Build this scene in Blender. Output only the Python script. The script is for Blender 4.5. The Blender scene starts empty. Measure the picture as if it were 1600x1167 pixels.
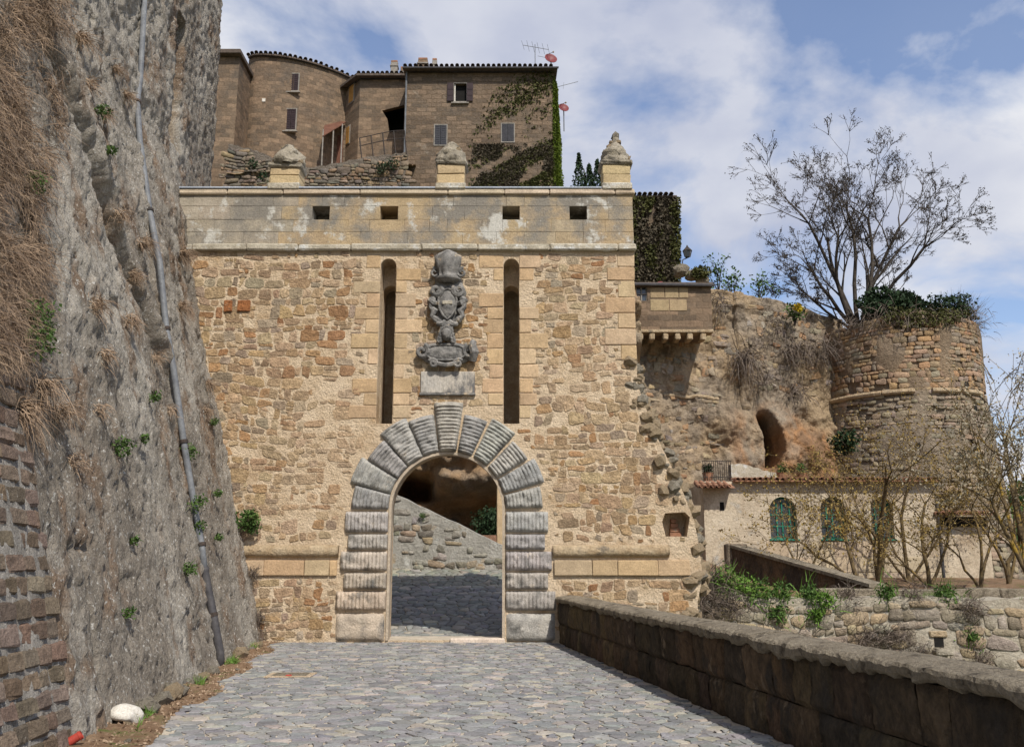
import bpy, math, random
import numpy as np
from mathutils import Vector

random.seed(7)
RNG = np.random.default_rng(7)
R = math.radians
SC = bpy.context.scene
COL = SC.collection

# ------------------------------------------------------------------ camera, sky, sun
EYE = 1.6
FPX = 1400.0
PITCH = R(11.86)
cam = bpy.data.cameras.new('camera')
cam.sensor_fit = 'HORIZONTAL'
cam.sensor_width = 36
cam.lens = FPX * 36 / 1600
cam.clip_end = 3000
co = bpy.data.objects.new('camera', cam)
co.location = (0, 0, EYE)
co.rotation_euler = (R(90) + PITCH, 0, 0)
COL.objects.link(co)
SC.camera = co

SUN_EL, SUN_AZ = R(48), R(156)          # azimuth from +Y towards +X: behind the viewer, to the right
w = bpy.data.worlds.new('World')
SC.world = w
w.use_nodes = True
nt = w.node_tree
nt.nodes.clear()
N = nt.nodes.new
L = nt.links.new
out = N('ShaderNodeOutputWorld')
bg = N('ShaderNodeBackground')
bg.inputs['Strength'].default_value = 0.08
sky = N('ShaderNodeTexSky')
sky.sky_type = 'NISHITA'
sky.sun_disc = False
sky.sun_elevation = SUN_EL
sky.sun_rotation = SUN_AZ
tc = N('ShaderNodeTexCoord')
sep = N('ShaderNodeSeparateXYZ')
L(tc.outputs['Generated'], sep.inputs[0])
zz = N('ShaderNodeMath'); zz.operation = 'MAXIMUM'; zz.inputs[1].default_value = 0.0
L(sep.outputs['Z'], zz.inputs[0])
za = N('ShaderNodeMath'); za.operation = 'ADD'; za.inputs[1].default_value = 0.35
L(zz.outputs[0], za.inputs[0])
vd = N('ShaderNodeVectorMath'); vd.operation = 'DIVIDE'
cmb = N('ShaderNodeCombineXYZ')
for i in range(3):
    L(za.outputs[0], cmb.inputs[i])
L(tc.outputs['Generated'], vd.inputs[0]); L(cmb.outputs[0], vd.inputs[1])
cn = N('ShaderNodeTexNoise'); cn.inputs['Scale'].default_value = 2.3; cn.inputs['Detail'].default_value = 9; cn.inputs['Roughness'].default_value = 0.55
cn.inputs['Distortion'].default_value = 0.35
mp = N('ShaderNodeMapping'); mp.inputs['Location'].default_value = (3.1, 1.7, 0.4)
L(vd.outputs[0], mp.inputs[0]); L(mp.outputs[0], cn.inputs['Vector'])
cr = N('ShaderNodeValToRGB')
cr.color_ramp.elements[0].position = 0.46; cr.color_ramp.elements[0].color = (.10, .10, .10, 1)
cr.color_ramp.elements[1].position = 0.58; cr.color_ramp.elements[1].color = (1, 1, 1, 1)
L(cn.outputs['Fac'], cr.inputs[0])
cn2 = N('ShaderNodeTexNoise'); cn2.inputs['Scale'].default_value = 3.5; cn2.inputs['Detail'].default_value = 6
L(mp.outputs[0], cn2.inputs['Vector'])
cc = N('ShaderNodeValToRGB')
cc.color_ramp.elements[0].position = 0.3; cc.color_ramp.elements[0].color = (6.3, 6.8, 8.5, 1)
cc.color_ramp.elements[1].position = 0.7; cc.color_ramp.elements[1].color = (10.8, 10.9, 11.3, 1)
L(cn2.outputs['Fac'], cc.inputs[0])
mx = N('ShaderNodeMix'); mx.data_type = 'RGBA'
sg = N('ShaderNodeMix'); sg.data_type = 'RGBA'; sg.blend_type = 'MULTIPLY'; sg.inputs[0].default_value = 1.0
sg.inputs[7].default_value = (1.9, 1.95, 2.15, 1)
L(sky.outputs[0], sg.inputs[6])
L(cr.outputs['Color'], mx.inputs[0]); L(sg.outputs[2], mx.inputs[6]); L(cc.outputs['Color'], mx.inputs[7])
L(mx.outputs[2], bg.inputs['Color']); L(bg.outputs[0], out.inputs[0])

sl = bpy.data.lights.new('sun', 'SUN')
sl.energy = 5.0
sl.angle = R(0.5)
sl.color = (1.0, 0.95, 0.86)
so = bpy.data.objects.new('sun', sl)
sd = Vector((math.sin(SUN_AZ) * math.cos(SUN_EL), math.cos(SUN_AZ) * math.cos(SUN_EL), math.sin(SUN_EL)))
so.rotation_euler = sd.to_track_quat('Z', 'Y').to_euler()
so.location = (5, -5, 30)
COL.objects.link(so)
vs = SC.view_settings
vs.view_transform = 'Standard'; vs.look = 'None'; vs.exposure = 0.0; vs.gamma = 1.0
vs.use_curve_mapping = False

# ------------------------------------------------------------------ helpers
CP, SP = math.cos(PITCH), math.sin(PITCH)


def ray(u, v):
    dx = (u - 800) / FPX; dy = (583.5 - v) / FPX
    return dx, CP - dy * SP, SP + dy * CP


def P(u, v, Y):                       # photo pixel -> world point on the plane y = Y
    a, b, c = ray(u, v); t = Y / b
    return (a * t, Y, EYE + c * t)


def ZV(v, Y):
    return P(800, v, Y)[2]


def _h(ix, iy, iz, s):
    n = (ix * 374761393 + iy * 668265263 + iz * 1274126177 + s * 974711) & 0xffffffff
    n = ((n ^ (n >> 13)) * 1274126177) & 0xffffffff
    return ((n ^ (n >> 16)) & 0xffff) / 65535.0


def vn(p, s=0):
    p = np.asarray(p, float); i = np.floor(p).astype(np.int64); f = p - i; f = f * f * (3 - 2 * f)
    r = 0
    for a in (0, 1):
        for b in (0, 1):
            for c in (0, 1):
                wgt = (f[..., 0] if a else 1 - f[..., 0]) * (f[..., 1] if b else 1 - f[..., 1]) * (f[..., 2] if c else 1 - f[..., 2])
                r = r + wgt * _h(i[..., 0] + a, i[..., 1] + b, i[..., 2] + c, s)
    return r * 2 - 1


def fbm(p, o=4, s=0, g=0.5):
    p = np.asarray(p, float); a = 1; r = 0
    for k in range(o):
        r = r + a * vn(p * 2 ** k + 13.7 * k, s + k); a *= g
    return r


def props(o, d):
    for k, v in d.items():
        o[k] = v


def mk(name, verts, faces, mat, parent=None, smooth=False, col=None, loc=None, **pr):
    v = np.asarray(verts, float)
    if loc is not None:
        v = v - np.asarray(loc, float)
    me = bpy.data.meshes.new(name)
    if isinstance(faces, np.ndarray):
        n, k = faces.shape
        me.vertices.add(len(v)); me.vertices.foreach_set('co', v.ravel())
        me.loops.add(n * k); me.loops.foreach_set('vertex_index', faces.ravel().astype(np.int32))
        me.polygons.add(n); me.polygons.foreach_set('loop_start', np.arange(0, n * k, k, dtype=np.int32))
        me.update(calc_edges=True)
    else:
        me.from_pydata([tuple(q) for q in v], [], faces)
    if smooth:
        me.polygons.foreach_set('use_smooth', np.ones(len(me.polygons), bool))
    if col is not None:
        c = np.ones((len(v), 4)); col = np.asarray(col, float)
        c[:, :3] = col
        at = me.color_attributes.new('Col', 'FLOAT_COLOR', 'POINT')
        at.data.foreach_set('color', c.ravel())
    me.materials.append(mat)
    return link(name, me, parent, loc, **pr)


def link(name, me, parent=None, loc=None, **pr):
    o = bpy.data.objects.new(name, me); COL.objects.link(o)
    if loc is not None:
        o.location = loc
    if parent is not None:
        o.parent = parent
    props(o, pr)
    return o


def root(name, label, cat, loc=(0, 0, 0), group=None, rz=0):
    o = bpy.data.objects.new(name, None); COL.objects.link(o)
    o.empty_display_size = 0.1
    o.location = loc; o.rotation_euler = (0, 0, rz)
    o['label'] = label; o['category'] = cat
    if group:
        o['group'] = group
    ROOTS[o.name] = np.array(loc, float)
    return o


ROOTS = {}


def part(name, verts, faces, mat, parent, **k):
    """mesh given in world coordinates under a root that is only translated"""
    b = parent
    off = np.zeros(3)
    while b is not None:
        off = off + np.array(b.location); b = b.parent
    return mk(name, np.asarray(verts, float) - off, faces, mat, parent, **k)


class B:                                # collects world-space shapes for one mesh
    def __init__(s): s.v = []; s.f = []; s.c = []

    def add(s, v, f, c=None):
        n = len(s.v); s.v += [tuple(q) for q in v]; s.f += [tuple(i + n for i in q) for q in f]
        if c is not None:
            s.c += [tuple(c)] * len(v)
        return s

    def box(s, x0, x1, y0, y1, z0, z1, b=0.0):
        if b <= 0:
            v = [(x, y, z) for x in (x0, x1) for y in (y0, y1) for z in (z0, z1)]
            return s.add(v, [(0, 1, 3, 2), (4, 6, 7, 5), (0, 4, 5, 1), (2, 3, 7, 6), (0, 2, 6, 4), (1, 5, 7, 3)])
        v, f = bevbox(x0, x1, y0, y1, z0, z1, b)
        return s.add(v, f)

    def tube(s, pts, rad, n=6, cap=True):
        pts = [Vector(p) for p in pts]; m = len(pts)
        if not hasattr(rad, '__len__'):
            rad = [rad] * m
        vs_ = []
        for i, p in enumerate(pts):
            d = (pts[min(i + 1, m - 1)] - pts[max(i - 1, 0)]).normalized()
            a = d.orthogonal().normalized() if i == 0 else (a - d * a.dot(d)).normalized()
            b = d.cross(a)
            vs_ += [p + (a * math.cos(2 * math.pi * k / n) + b * math.sin(2 * math.pi * k / n)) * rad[i] for k in range(n)]
        fs = [(i * n + k, i * n + (k + 1) % n, (i + 1) * n + (k + 1) % n, (i + 1) * n + k) for i in range(m - 1) for k in range(n)]
        if cap:
            fs += [tuple(range(n))[::-1], tuple((m - 1) * n + k for k in range(n))]
        return s.add(vs_, fs)

    def build(s, name, mat, parent=None, **k):
        if parent is not None:
            return part(name, s.v, s.f, mat, parent, **k)
        return mk(name, s.v, s.f, mat, **k)


def bevbox(x0, x1, y0, y1, z0, z1, b, jit=0.0):
    v = []; idx = {}
    for ix in (0, 1):
        for iy in (0, 1):
            for iz in (0, 1):
                for ax in range(3):
                    p = [(x0, x1)[ix], (y0, y1)[iy], (z0, z1)[iz]]
                    for k in range(3):
                        if k != ax:
                            p[k] += b * (1 if (ix, iy, iz)[k] == 0 else -1)
                    idx[ix, iy, iz, ax] = len(v)
                    v.append([q + (random.uniform(-jit, jit) if jit else 0) for q in p])
    f = []
    o3 = [(1, 2), (2, 0), (0, 1)]
    for ax in range(3):
        a, c = o3[ax]
        for s_ in (0, 1):
            q = []
            for (i, j) in ((0, 0), (1, 0), (1, 1), (0, 1)):
                k = [0, 0, 0]; k[ax] = s_; k[a] = i; k[c] = j
                q.append(idx[k[0], k[1], k[2], ax])
            f.append(tuple(q if s_ else q[::-1]))
        for i in (0, 1):                 # edges parallel to axis ax
            for j in (0, 1):
                k0 = [0, 0, 0]; k0[a] = i; k0[c] = j; k1 = list(k0); k1[ax] = 1
                q = [idx[(*k0, a)], idx[(*k0, c)], idx[(*k1, c)], idx[(*k1, a)]]
                f.append(tuple(q if i == j else q[::-1]))
    for ix in (0, 1):
        for iy in (0, 1):
            for iz in (0, 1):
                q = [idx[ix, iy, iz, k] for k in range(3)]
                f.append(tuple(q if (ix + iy + iz) % 2 else q[::-1]))
    return v, f


def gridf(ns, nt_):
    i, j = np.meshgrid(np.arange(ns - 1), np.arange(nt_ - 1), indexing='ij')
    a = (i * nt_ + j).ravel()
    return np.stack([a, a + nt_, a + nt_ + 1, a + 1], 1)


def grid(name, s, t, fn, mat, parent=None, smooth=True, colfn=None, **k):
    S, T = np.meshgrid(s, t, indexing='ij')
    v = fn(S.ravel(), T.ravel())
    c = colfn(S.ravel(), T.ravel(), v) if colfn else None
    if parent is not None:
        return part(name, v, gridf(len(s), len(t)), mat, parent, smooth=smooth, col=c, **k)
    return mk(name, v, gridf(len(s), len(t)), mat, smooth=smooth, col=c, **k)


# ---- cells and stones
def cells(seeds, x0, x1, y0, y1, k=18):
    s = np.asarray(seeds, float); res = []
    for i in range(len(s)):
        d = ((s - s[i]) ** 2).sum(1); nb = np.argsort(d)[1:k + 1]
        poly = [(x0, y0), (x1, y0), (x1, y1), (x0, y1)]
        for j in nb:
            mx_, my_ = (s[i] + s[j]) / 2; nx, ny = s[j] - s[i]
            o = []
            for a in range(len(poly)):
                p, q = poly[a], poly[(a + 1) % len(poly)]
                da = (p[0] - mx_) * nx + (p[1] - my_) * ny; db = (q[0] - mx_) * nx + (q[1] - my_) * ny
                if da <= 0:
                    o.append(p)
                if da * db < 0:
                    t = da / (da - db); o.append((p[0] + t * (q[0] - p[0]), p[1] + t * (q[1] - p[1])))
            poly = o
            if len(poly) < 3:
                break
        if len(poly) >= 3:
            res.append(np.array(poly))
    return res


def course_seeds(x0, x1, y0, y1, h, wd, jx=0.3, jy=0.28):
    r = []; y = y0
    while y < y1:
        hh = h * random.uniform(0.75, 1.3); x = x0 - random.random() * wd
        while x < x1:
            ww = wd * random.choice((0.55, 0.75, 0.9, 1.0, 1.3, 1.6))
            r.append((x + ww / 2 + random.uniform(-jx, jx) * ww * 0.5, y + hh / 2 + random.uniform(-jy, jy) * hh)); x += ww
        y += hh
    return r


def rubble(x0, x1, y0, y1, h, wd, jit=.2, wave=.07, k=0, split=.2):
    r = []; y = y0
    while y < y1:
        hh = h * random.choice((.62, .8, .95, 1.05, 1.2, 1.4)); x = x0 - random.random() * wd
        while x < x1:
            ww = wd * random.choice((.5, .65, .8, 1.0, 1.0, 1.25, 1.6)) * (.8 + .2 * hh / h)
            parts_ = [(x, x + ww, y, y + hh)]
            q = random.random()
            if q < split and hh > h * .9:
                m_ = y + hh * random.uniform(.38, .62); parts_ = [(x, x + ww, y, m_), (x, x + ww, m_, y + hh)]
                if random.random() < .5:
                    c_ = x + ww * random.uniform(.4, .6); parts_ = [parts_[0], (x, c_, m_, y + hh), (c_, x + ww, m_, y + hh)]
            for a, b_, c, d in parts_:
                j = jit * min(b_ - a, d - c)
                p = np.array([(a, c), (b_, c), (b_, d), (a, d)]) + RNG.uniform(-j, j, (4, 2))
                r.append(p)
            x += ww
        y += hh
    o = []
    for p in r:
        q = np.stack([p[:, 0] * .45 + k, p[:, 1] * .45, p[:, 0] * 0], 1)
        o.append(p + np.stack([p[:, 0] * 0, wave * fbm(q, 3, 31) * 2], 1))
    return o


def area(p):
    x, y = p[:, 0], p[:, 1]
    return abs(np.dot(x, np.roll(y, -1)) - np.dot(y, np.roll(x, -1))) / 2


def stone(poly, gap, h, to3, jit=0.01, rnd=1):
    c = poly.mean(0)
    d = poly - c; ln = np.linalg.norm(d, axis=1, keepdims=True) + 1e-9
    p = c + d * np.maximum(0.25, 1 - gap / ln)
    for _ in range(rnd):                # cut the corners
        q = np.roll(p, -1, 0)
        p = np.stack([p * 0.84 + q * 0.16, p * 0.16 + q * 0.84], 1).reshape(-1, 2)
    if len(p) > 12:
        p = p[::2] if len(p) > 16 else p
    p = p + RNG.normal(0, jit, p.shape)
    c = p.mean(0); n = len(p)
    rings = [(1.0, -0.03), (0.985, h * 0.6), (0.9, h)]
    v = []
    for sc_, hh in rings:
        q = c + (p - c) * sc_
        v += [to3(a, b, hh + (RNG.normal(0, h * 0.16) if hh > 0 else 0)) for a, b in q]
    v.append(to3(c[0], c[1], h * random.uniform(0.95, 1.2)))
    f = []
    for r in range(2):
        for k in range(n):
            f.append((r * n + k, r * n + (k + 1) % n, (r + 1) * n + (k + 1) % n, (r + 1) * n + k))
    f += [(2 * n + k, 2 * n + (k + 1) % n, 3 * n) for k in range(n)]
    return v, f


def lay(polys, parent, mat, name, to3, colf, gap=0.02, h=0.03, jit=0.008, nmax=300, fill='stone_fill', rnd=1, key=None, smooth=True):
    """each stone its own part; past nmax the smallest go into one joined part"""
    order = sorted(polys, key=key or (lambda p: -area(p)))
    b = B()
    for i, p in enumerate(order):
        hh = h * random.uniform(0.6, 1.4)
        v, f = stone(p, gap, hh, to3, jit, rnd)
        c = colf(p.mean(0))
        if i < nmax:
            part(name, v, f, mat, parent, col=[c] * len(v), smooth=smooth)
        else:
            b.add(v, f, c)
    if b.v:
        o = part(fill, b.v, b.f, mat, parent, col=b.c, smooth=smooth)
        o['kind'] = 'stuff'


def mixc(a, b, t):
    return tuple(x * (1 - t) + y * t for x, y in zip(a, b))


def vary(c, d=0.12):
    k = 1 + random.uniform(-d, d)
    return tuple(max(0, x * k * (1 + random.uniform(-d, d) * 0.3)) for x in c)


# ---- materials
def mat(name, c1, c2=None, scale=3.0, bump=0.3, fine=30.0, rough=0.95, use_col=False, patch=None, patch2=None, streak=1.0, bdist=0.02, spec=0.2, brick=None, contrast=(0.35, 0.65)):
    m = bpy.data.materials.new(name); m.use_nodes = True
    t = m.node_tree; b = t.nodes['Principled BSDF']
    n_, l_ = t.nodes.new, t.links.new
    b.inputs['Roughness'].default_value = rough
    b.inputs['Specular IOR Level'].default_value = spec
    tc_ = n_('ShaderNodeTexCoord'); mp_ = n_('ShaderNodeMapping')
    mp_.inputs['Scale'].default_value = (1, 1, streak)
    l_(tc_.outputs['Object'], mp_.inputs[0])

    def noise(sc_, det=6, ro=0.6):
        q = n_('ShaderNodeTexNoise'); q.inputs['Scale'].default_value = sc_; q.inputs['Detail'].default_value = det; q.inputs['Roughness'].default_value = ro
        l_(mp_.outputs[0], q.inputs['Vector']); return q

    def mixn(fac, a, bb, mode='MIX'):
        q = n_('ShaderNodeMix'); q.data_type = 'RGBA'; q.blend_type = mode
        for sock, val in ((0, fac), (6, a), (7, bb)):
            if isinstance(val, (int, float)):
                q.inputs[sock].default_value = val
            elif isinstance(val, tuple):
                q.inputs[sock].default_value = (*val, 1)
            else:
                l_(val, q.inputs[sock])
        return q.outputs[2]

    def ramp(src, p0, p1):
        q = n_('ShaderNodeMapRange'); q.inputs[1].default_value = p0; q.inputs[2].default_value = p1; q.clamp = True
        l_(src, q.inputs[0]); return q.outputs[0]
    c2 = c2 or c1
    n1 = noise(scale)
    if use_col:
        at = n_('ShaderNodeAttribute'); at.attribute_name = 'Col'
        lo = mixn(1.0, at.outputs['Color'], (c1[0], c1[1], c1[2]), 'MULTIPLY')
        hi = mixn(1.0, at.outputs['Color'], (c2[0], c2[1], c2[2]), 'MULTIPLY')
        colr = mixn(ramp(n1.outputs['Fac'], *contrast), lo, hi)
    else:
        colr = mixn(ramp(n1.outputs['Fac'], *contrast), c1, c2)
    hsrc = None
    if brick:
        bw, bh, mort, mc = brick
        br = n_('ShaderNodeTexBrick'); br.inputs['Scale'].default_value = 1
        br.inputs['Brick Width'].default_value = bw; br.inputs['Row Height'].default_value = bh; br.inputs['Mortar Size'].default_value = mort
        br.inputs['Color1'].default_value = (0.62, 0.62, 0.62, 1); br.inputs['Color2'].default_value = (1.3, 1.22, 1.15, 1)
        br.inputs['Mortar'].default_value = (*mc, 1)
        sx = n_('ShaderNodeSeparateXYZ'); l_(tc_.outputs['Object'], sx.inputs[0])
        ad = n_('ShaderNodeMath'); ad.operation = 'ADD'; l_(sx.outputs['X'], ad.inputs[0]); l_(sx.outputs['Y'], ad.inputs[1])
        wob = noise(1.3, 3)
        wz = n_('ShaderNodeMath'); wz.operation = 'MULTIPLY_ADD'; wz.inputs[1].default_value = 0.25; l_(wob.outputs['Fac'], wz.inputs[0]); l_(sx.outputs['Z'], wz.inputs[2])
        cx = n_('ShaderNodeCombineXYZ'); l_(ad.outputs[0], cx.inputs[0]); l_(wz.outputs[0], cx.inputs[1])
        l_(cx.outputs[0], br.inputs['Vector'])
        colr = mixn(1.0, colr, br.outputs['Color'], 'MULTIPLY')
        hsrc = br.outputs['Fac']
    for pt in (patch, patch2):
        if pt:
            pc, psc, p0, p1 = pt
            pn = noise(psc, 8, 0.65)
            colr = mixn(ramp(pn.outputs['Fac'], p0, p1), colr, pc)
    nf = noise(fine, 5, 0.7)
    colr = mixn(1.0, colr, mixn(ramp(nf.outputs['Fac'], 0.3, 0.7), (0.72, 0.72, 0.72), (1.22, 1.22, 1.22)), 'MULTIPLY')
    l_(colr, b.inputs['Base Color'])
    if bump:
        nb = noise(fine * 0.35, 8, 0.7)
        sm = n_('ShaderNodeMath'); sm.operation = 'ADD'; l_(nf.outputs['Fac'], sm.inputs[0])
        s2 = n_('ShaderNodeMath'); s2.operation = 'MULTIPLY'; s2.inputs[1].default_value = 2.0; l_(nb.outputs['Fac'], s2.inputs[0]); l_(s2.outputs[0], sm.inputs[1])
        hh = sm.outputs[0]
        if hsrc is not None:
            s3 = n_('ShaderNodeMath'); s3.operation = 'MULTIPLY_ADD'; s3.inputs[1].default_value = -1.2
            l_(hsrc, s3.inputs[0]); l_(hh, s3.inputs[2]); hh = s3.outputs[0]
        bp = n_('ShaderNodeBump'); bp.inputs['Strength'].default_value = bump; bp.inputs['Distance'].default_value = bdist
        l_(hh, bp.inputs['Height']); l_(bp.outputs[0], b.inputs['Normal'])
    return m


def leafmat(name, c1, c2, sc_=4.0, trans=0.25):
    m = mat(name, c1, c2, scale=sc_, bump=0, fine=9, rough=0.7)
    b = m.node_tree.nodes['Principled BSDF']
    b.inputs['Transmission Weight'].default_value = 0.0
    b.inputs['Subsurface Weight'].default_value = 0.0
    return m


M = {}
M['mortar'] = mat('lime_mortar', (.56, .425, .28), (.68, .54, .38), 1.6, 1.0, 26, patch=((.45, .31, .18), 0.9, .54, .68), patch2=((.42, .36, .29), 2.3, .62, .74), bdist=0.045)
M['rubble'] = mat('rubble_stone', (.72, .69, .66), (1.15, 1.12, 1.08), 7, 1.0, 30, use_col=True, bdist=0.04, patch=((.47, .37, .25), 6, .62, .72))
M['ashlar'] = mat('tufa_ashlar', (.85, .83, .8), (1.1, 1.08, 1.05), 3, 0.6, 30, use_col=True, bdist=0.015)
M['parapet'] = mat('parapet_ashlar', (.86, .84, .8), (1.1, 1.08, 1.05), 3, 0.6, 34, use_col=True, bdist=0.02, patch=((.205, .185, .155), 0.9, .45, .58), patch2=((.46, .44, .39), 1.4, .55, .61))
M['cornice'] = mat('lichened_cornice', (.33, .29, .22), (.47, .42, .33), 4, 0.7, 30, patch=((.55, .54, .50), 3, .52, .62), patch2=((.15, .14, .12), 5, .6, .72), bdist=0.03)
M['rustic'] = mat('weathered_travertine', (.80, .80, .80), (1.15, 1.13, 1.1), 4, 0.7, 32, use_col=True, patch=((.12, .115, .105), 2.2, .53, .68), patch2=((.50, .43, .34), 3.2, .62, .74), bdist=0.025)
M['carved'] = mat('carved_grey_stone', (.10, .097, .092), (.27, .255, .235), 6, 0.8, 36, patch=((.50, .40, .28), 3.5, .58, .68), bdist=0.025)
M['core1'] = mat('core_stone_grey', (.27, .235, .18), (.40, .35, .27), 4, 0.9, 20, patch=((.13, .115, .09), 3, .55, .66), bdist=0.05)
M['core2'] = mat('core_stone_sand', (.36, .26, .155), (.47, .37, .245), 4, 0.9, 20, patch=((.22, .18, .13), 3, .58, .68), bdist=0.05)
M['lead'] = mat('lead_flashing', (.30, .33, .38), (.42, .45, .50), 3, 0.2, 20, rough=0.55)
M['scarp'] = mat('scarp_tufa', (.85, .85, .85), (1.2, 1.2, 1.2), 2.5, 1.0, 26, use_col=True, streak=0.8, patch=((.60, .57, .51), 22, .575, .64), patch2=((.10, .08, .065), 6, .62, .72), bdist=0.06)
M['block'] = mat('brown_tufa_block', (.75, .75, .75), (1.15, 1.15, 1.15), 8, 1.0, 30, use_col=True, bdist=0.05, patch=((.42, .38, .33), 16, .66, .72))
M['dirt'] = mat('verge_soil', (.17, .10, .055), (.27, .18, .11), 5, 0.8, 40, patch=((.10, .12, .03), 2.5, .55, .66), bdist=0.03)
M['flag'] = mat('basalt_flag', (.85, .85, .85), (1.15, 1.15, 1.15), 3, 0.35, 28, use_col=True, rough=0.75, bdist=0.01, spec=0.3)
M['joint'] = mat('paving_joint', (.38, .325, .25), (.52, .455, .36), 4, 0.6, 40, bdist=0.02)
M['darkwall'] = mat('dark_tufa_shade_deepened', (.65, .65, .65), (1.35, 1.3, 1.25), 6, 1.0, 24, use_col=True, streak=0.6, bdist=0.06, patch=((.06, .05, .04), 2.6, .54, .68), patch2=((.24, .18, .12), 4, .62, .70))
M['coping'] = mat('coping_crust', (.23, .19, .135), (.36, .305, .225), 4, 1.0, 34, patch=((.11, .09, .065), 5, .54, .66), bdist=0.05)
M['cliff'] = mat('tufa_cliff', (.8, .8, .8), (1.18, 1.18, 1.18), 1.6, 1.0, 12, use_col=True, bdist=0.09, patch=((.16, .125, .09), 1.4, .63, .75))
M['towerstone'] = mat('tower_stone', (.8, .8, .8), (1.15, 1.15, 1.15), 2, 0.9, 12, use_col=True, bdist=0.05)
M['house'] = mat('cloud_shaded_house_tufa', (.14, .104, .074), (.195, .15, .108), 0.5, 0.9, 9, brick=(0.55, 0.26, 0.02, (.85, .8, .72)), patch=((.10, .08, .062), 0.5, .52, .66), patch2=((.23, .19, .145), 0.9, .60, .70), bdist=0.05)  # weathered tufa, its tone darkened to stand in for cloud shade
M['house2'] = mat('cloud_shaded_house_plaster', (.155, .112, .077), (.20, .15, .104), 0.6, 0.6, 9, brick=(0.5, 0.25, 0.015, (.9, .85, .8)), patch=((.115, .09, .068), 0.5, .52, .66), patch2=((.22, .14, .08), .8, .6, .72), bdist=0.04)  # cloud shade over the town is put into this tone too
M['cream'] = mat('cream_plaster', (.40, .325, .235), (.53, .45, .34), 1.1, 0.8, 14, patch=((.31, .235, .16), 0.9, .52, .66), patch2=((.36, .34, .30), 1.7, .58, .7), bdist=0.03)
M['tile'] = mat('clay_tile', (.20, .105, .065), (.34, .17, .10), 5, 0.5, 25, patch=((.16, .15, .12), 6, .58, .68))
M['tile_dark'] = mat('mossy_dark_tile', (.07, .055, .045), (.13, .10, .08), 5, 0.5, 25)
M['shutter'] = mat('dark_shutter', (.022, .012, .014), (.035, .02, .022), 5, 0.1, 20, rough=0.6)
M['shutter_grey'] = mat('grey_shutter', (.03, .03, .036), (.045, .045, .05), 5, 0.1, 20, rough=0.6)
M['shutter_wood'] = mat('ochre_shutter', (.34, .17, .045), (.44, .24, .07), 5, 0.1, 20, rough=0.6)
M['green'] = mat('green_paint', (.016, .13, .09), (.028, .19, .13), 5, 0.1, 20, rough=0.5)
M['glass'] = mat('window_glass', (.035, .045, .055), (.05, .06, .07), 1, 0, 5, rough=0.08, spec=0.6)
M['frame'] = mat('pale_frame', (.20, .18, .155), (.27, .245, .21), 5, 0.2, 20)
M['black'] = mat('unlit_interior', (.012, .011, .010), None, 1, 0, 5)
M['iron'] = mat('wrought_iron', (.03, .028, .026), (.06, .04, .03), 6, 0.2, 30, rough=0.7)
M['rust'] = mat('rusty_sheet', (.10, .045, .03), (.15, .07, .045), 3, 0.3, 20)
M['dish'] = mat('red_dish', (.15, .032, .035), (.19, .045, .045), 2, 0, 10, rough=0.5)
M['pipe'] = mat('grey_pipe', (.115, .12, .13), (.18, .185, .19), 4, 0.15, 20, rough=0.55)
M['pipe2'] = mat('dark_iron_pipe', (.05, .047, .05), (.075, .07, .07), 4, 0.15, 20, rough=0.6)
M['red'] = mat('red_plastic', (.33, .045, .03), (.40, .065, .045), 4, 0.1, 20, rough=0.5)
M['white'] = mat('white_stone', (.52, .48, .41), (.68, .64, .57), 7, 0.5, 20, patch=((.33, .27, .19), 6, .58, .68))
M['bark'] = mat('bark', (.04, .032, .026), (.085, .07, .056), 6, 0.6, 30, bdist=0.02)
M['bark2'] = mat('lichened_bark', (.085, .06, .035), (.17, .12, .055), 5, 0.6, 24, patch=((.30, .19, .03), 2.5, .56, .66), bdist=0.02)
M['leaf'] = leafmat('green_leaf', (.030, .068, .014), (.080, .130, .030))
M['leaf_dark'] = leafmat('dark_evergreen', (.012, .026, .010), (.030, .055, .020))
M['leaf_bronze'] = leafmat('bronze_bud_leaf', (.17, .105, .028), (.26, .19, .055))
M['leaf_pale'] = leafmat('pale_bud', (.22, .19, .13), (.33, .29, .21))
M['moss'] = leafmat('yellow_green_ivy', (.07, .105, .010), (.13, .17, .018))
M['ivy'] = leafmat('wall_ivy', (.045, .050, .014), (.10, .098, .030))
M['deadivy'] = leafmat('withered_ivy', (.055, .045, .030), (.105, .085, .055))
M['dry'] = leafmat('dry_grass', (.19, .125, .08), (.38, .275, .185), 3)
M['drygrey'] = leafmat('dry_grey_stalks', (.10, .078, .062), (.18, .14, .11), 3)
M['grass'] = leafmat('fresh_grass', (.07, .14, .02), (.14, .24, .04), 3)
M['hill'] = mat('far_hill', (.045, .07, .02), (.09, .11, .035), 0.05, 0.5, 0.4, bdist=0.5)
M['valley'] = mat('valley_ground', (.09, .10, .04), (.15, .13, .07), 0.1, 0.4, 2)
M['yellow'] = leafmat('yellow_flower', (.45, .32, .02), (.6, .45, .03))


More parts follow.
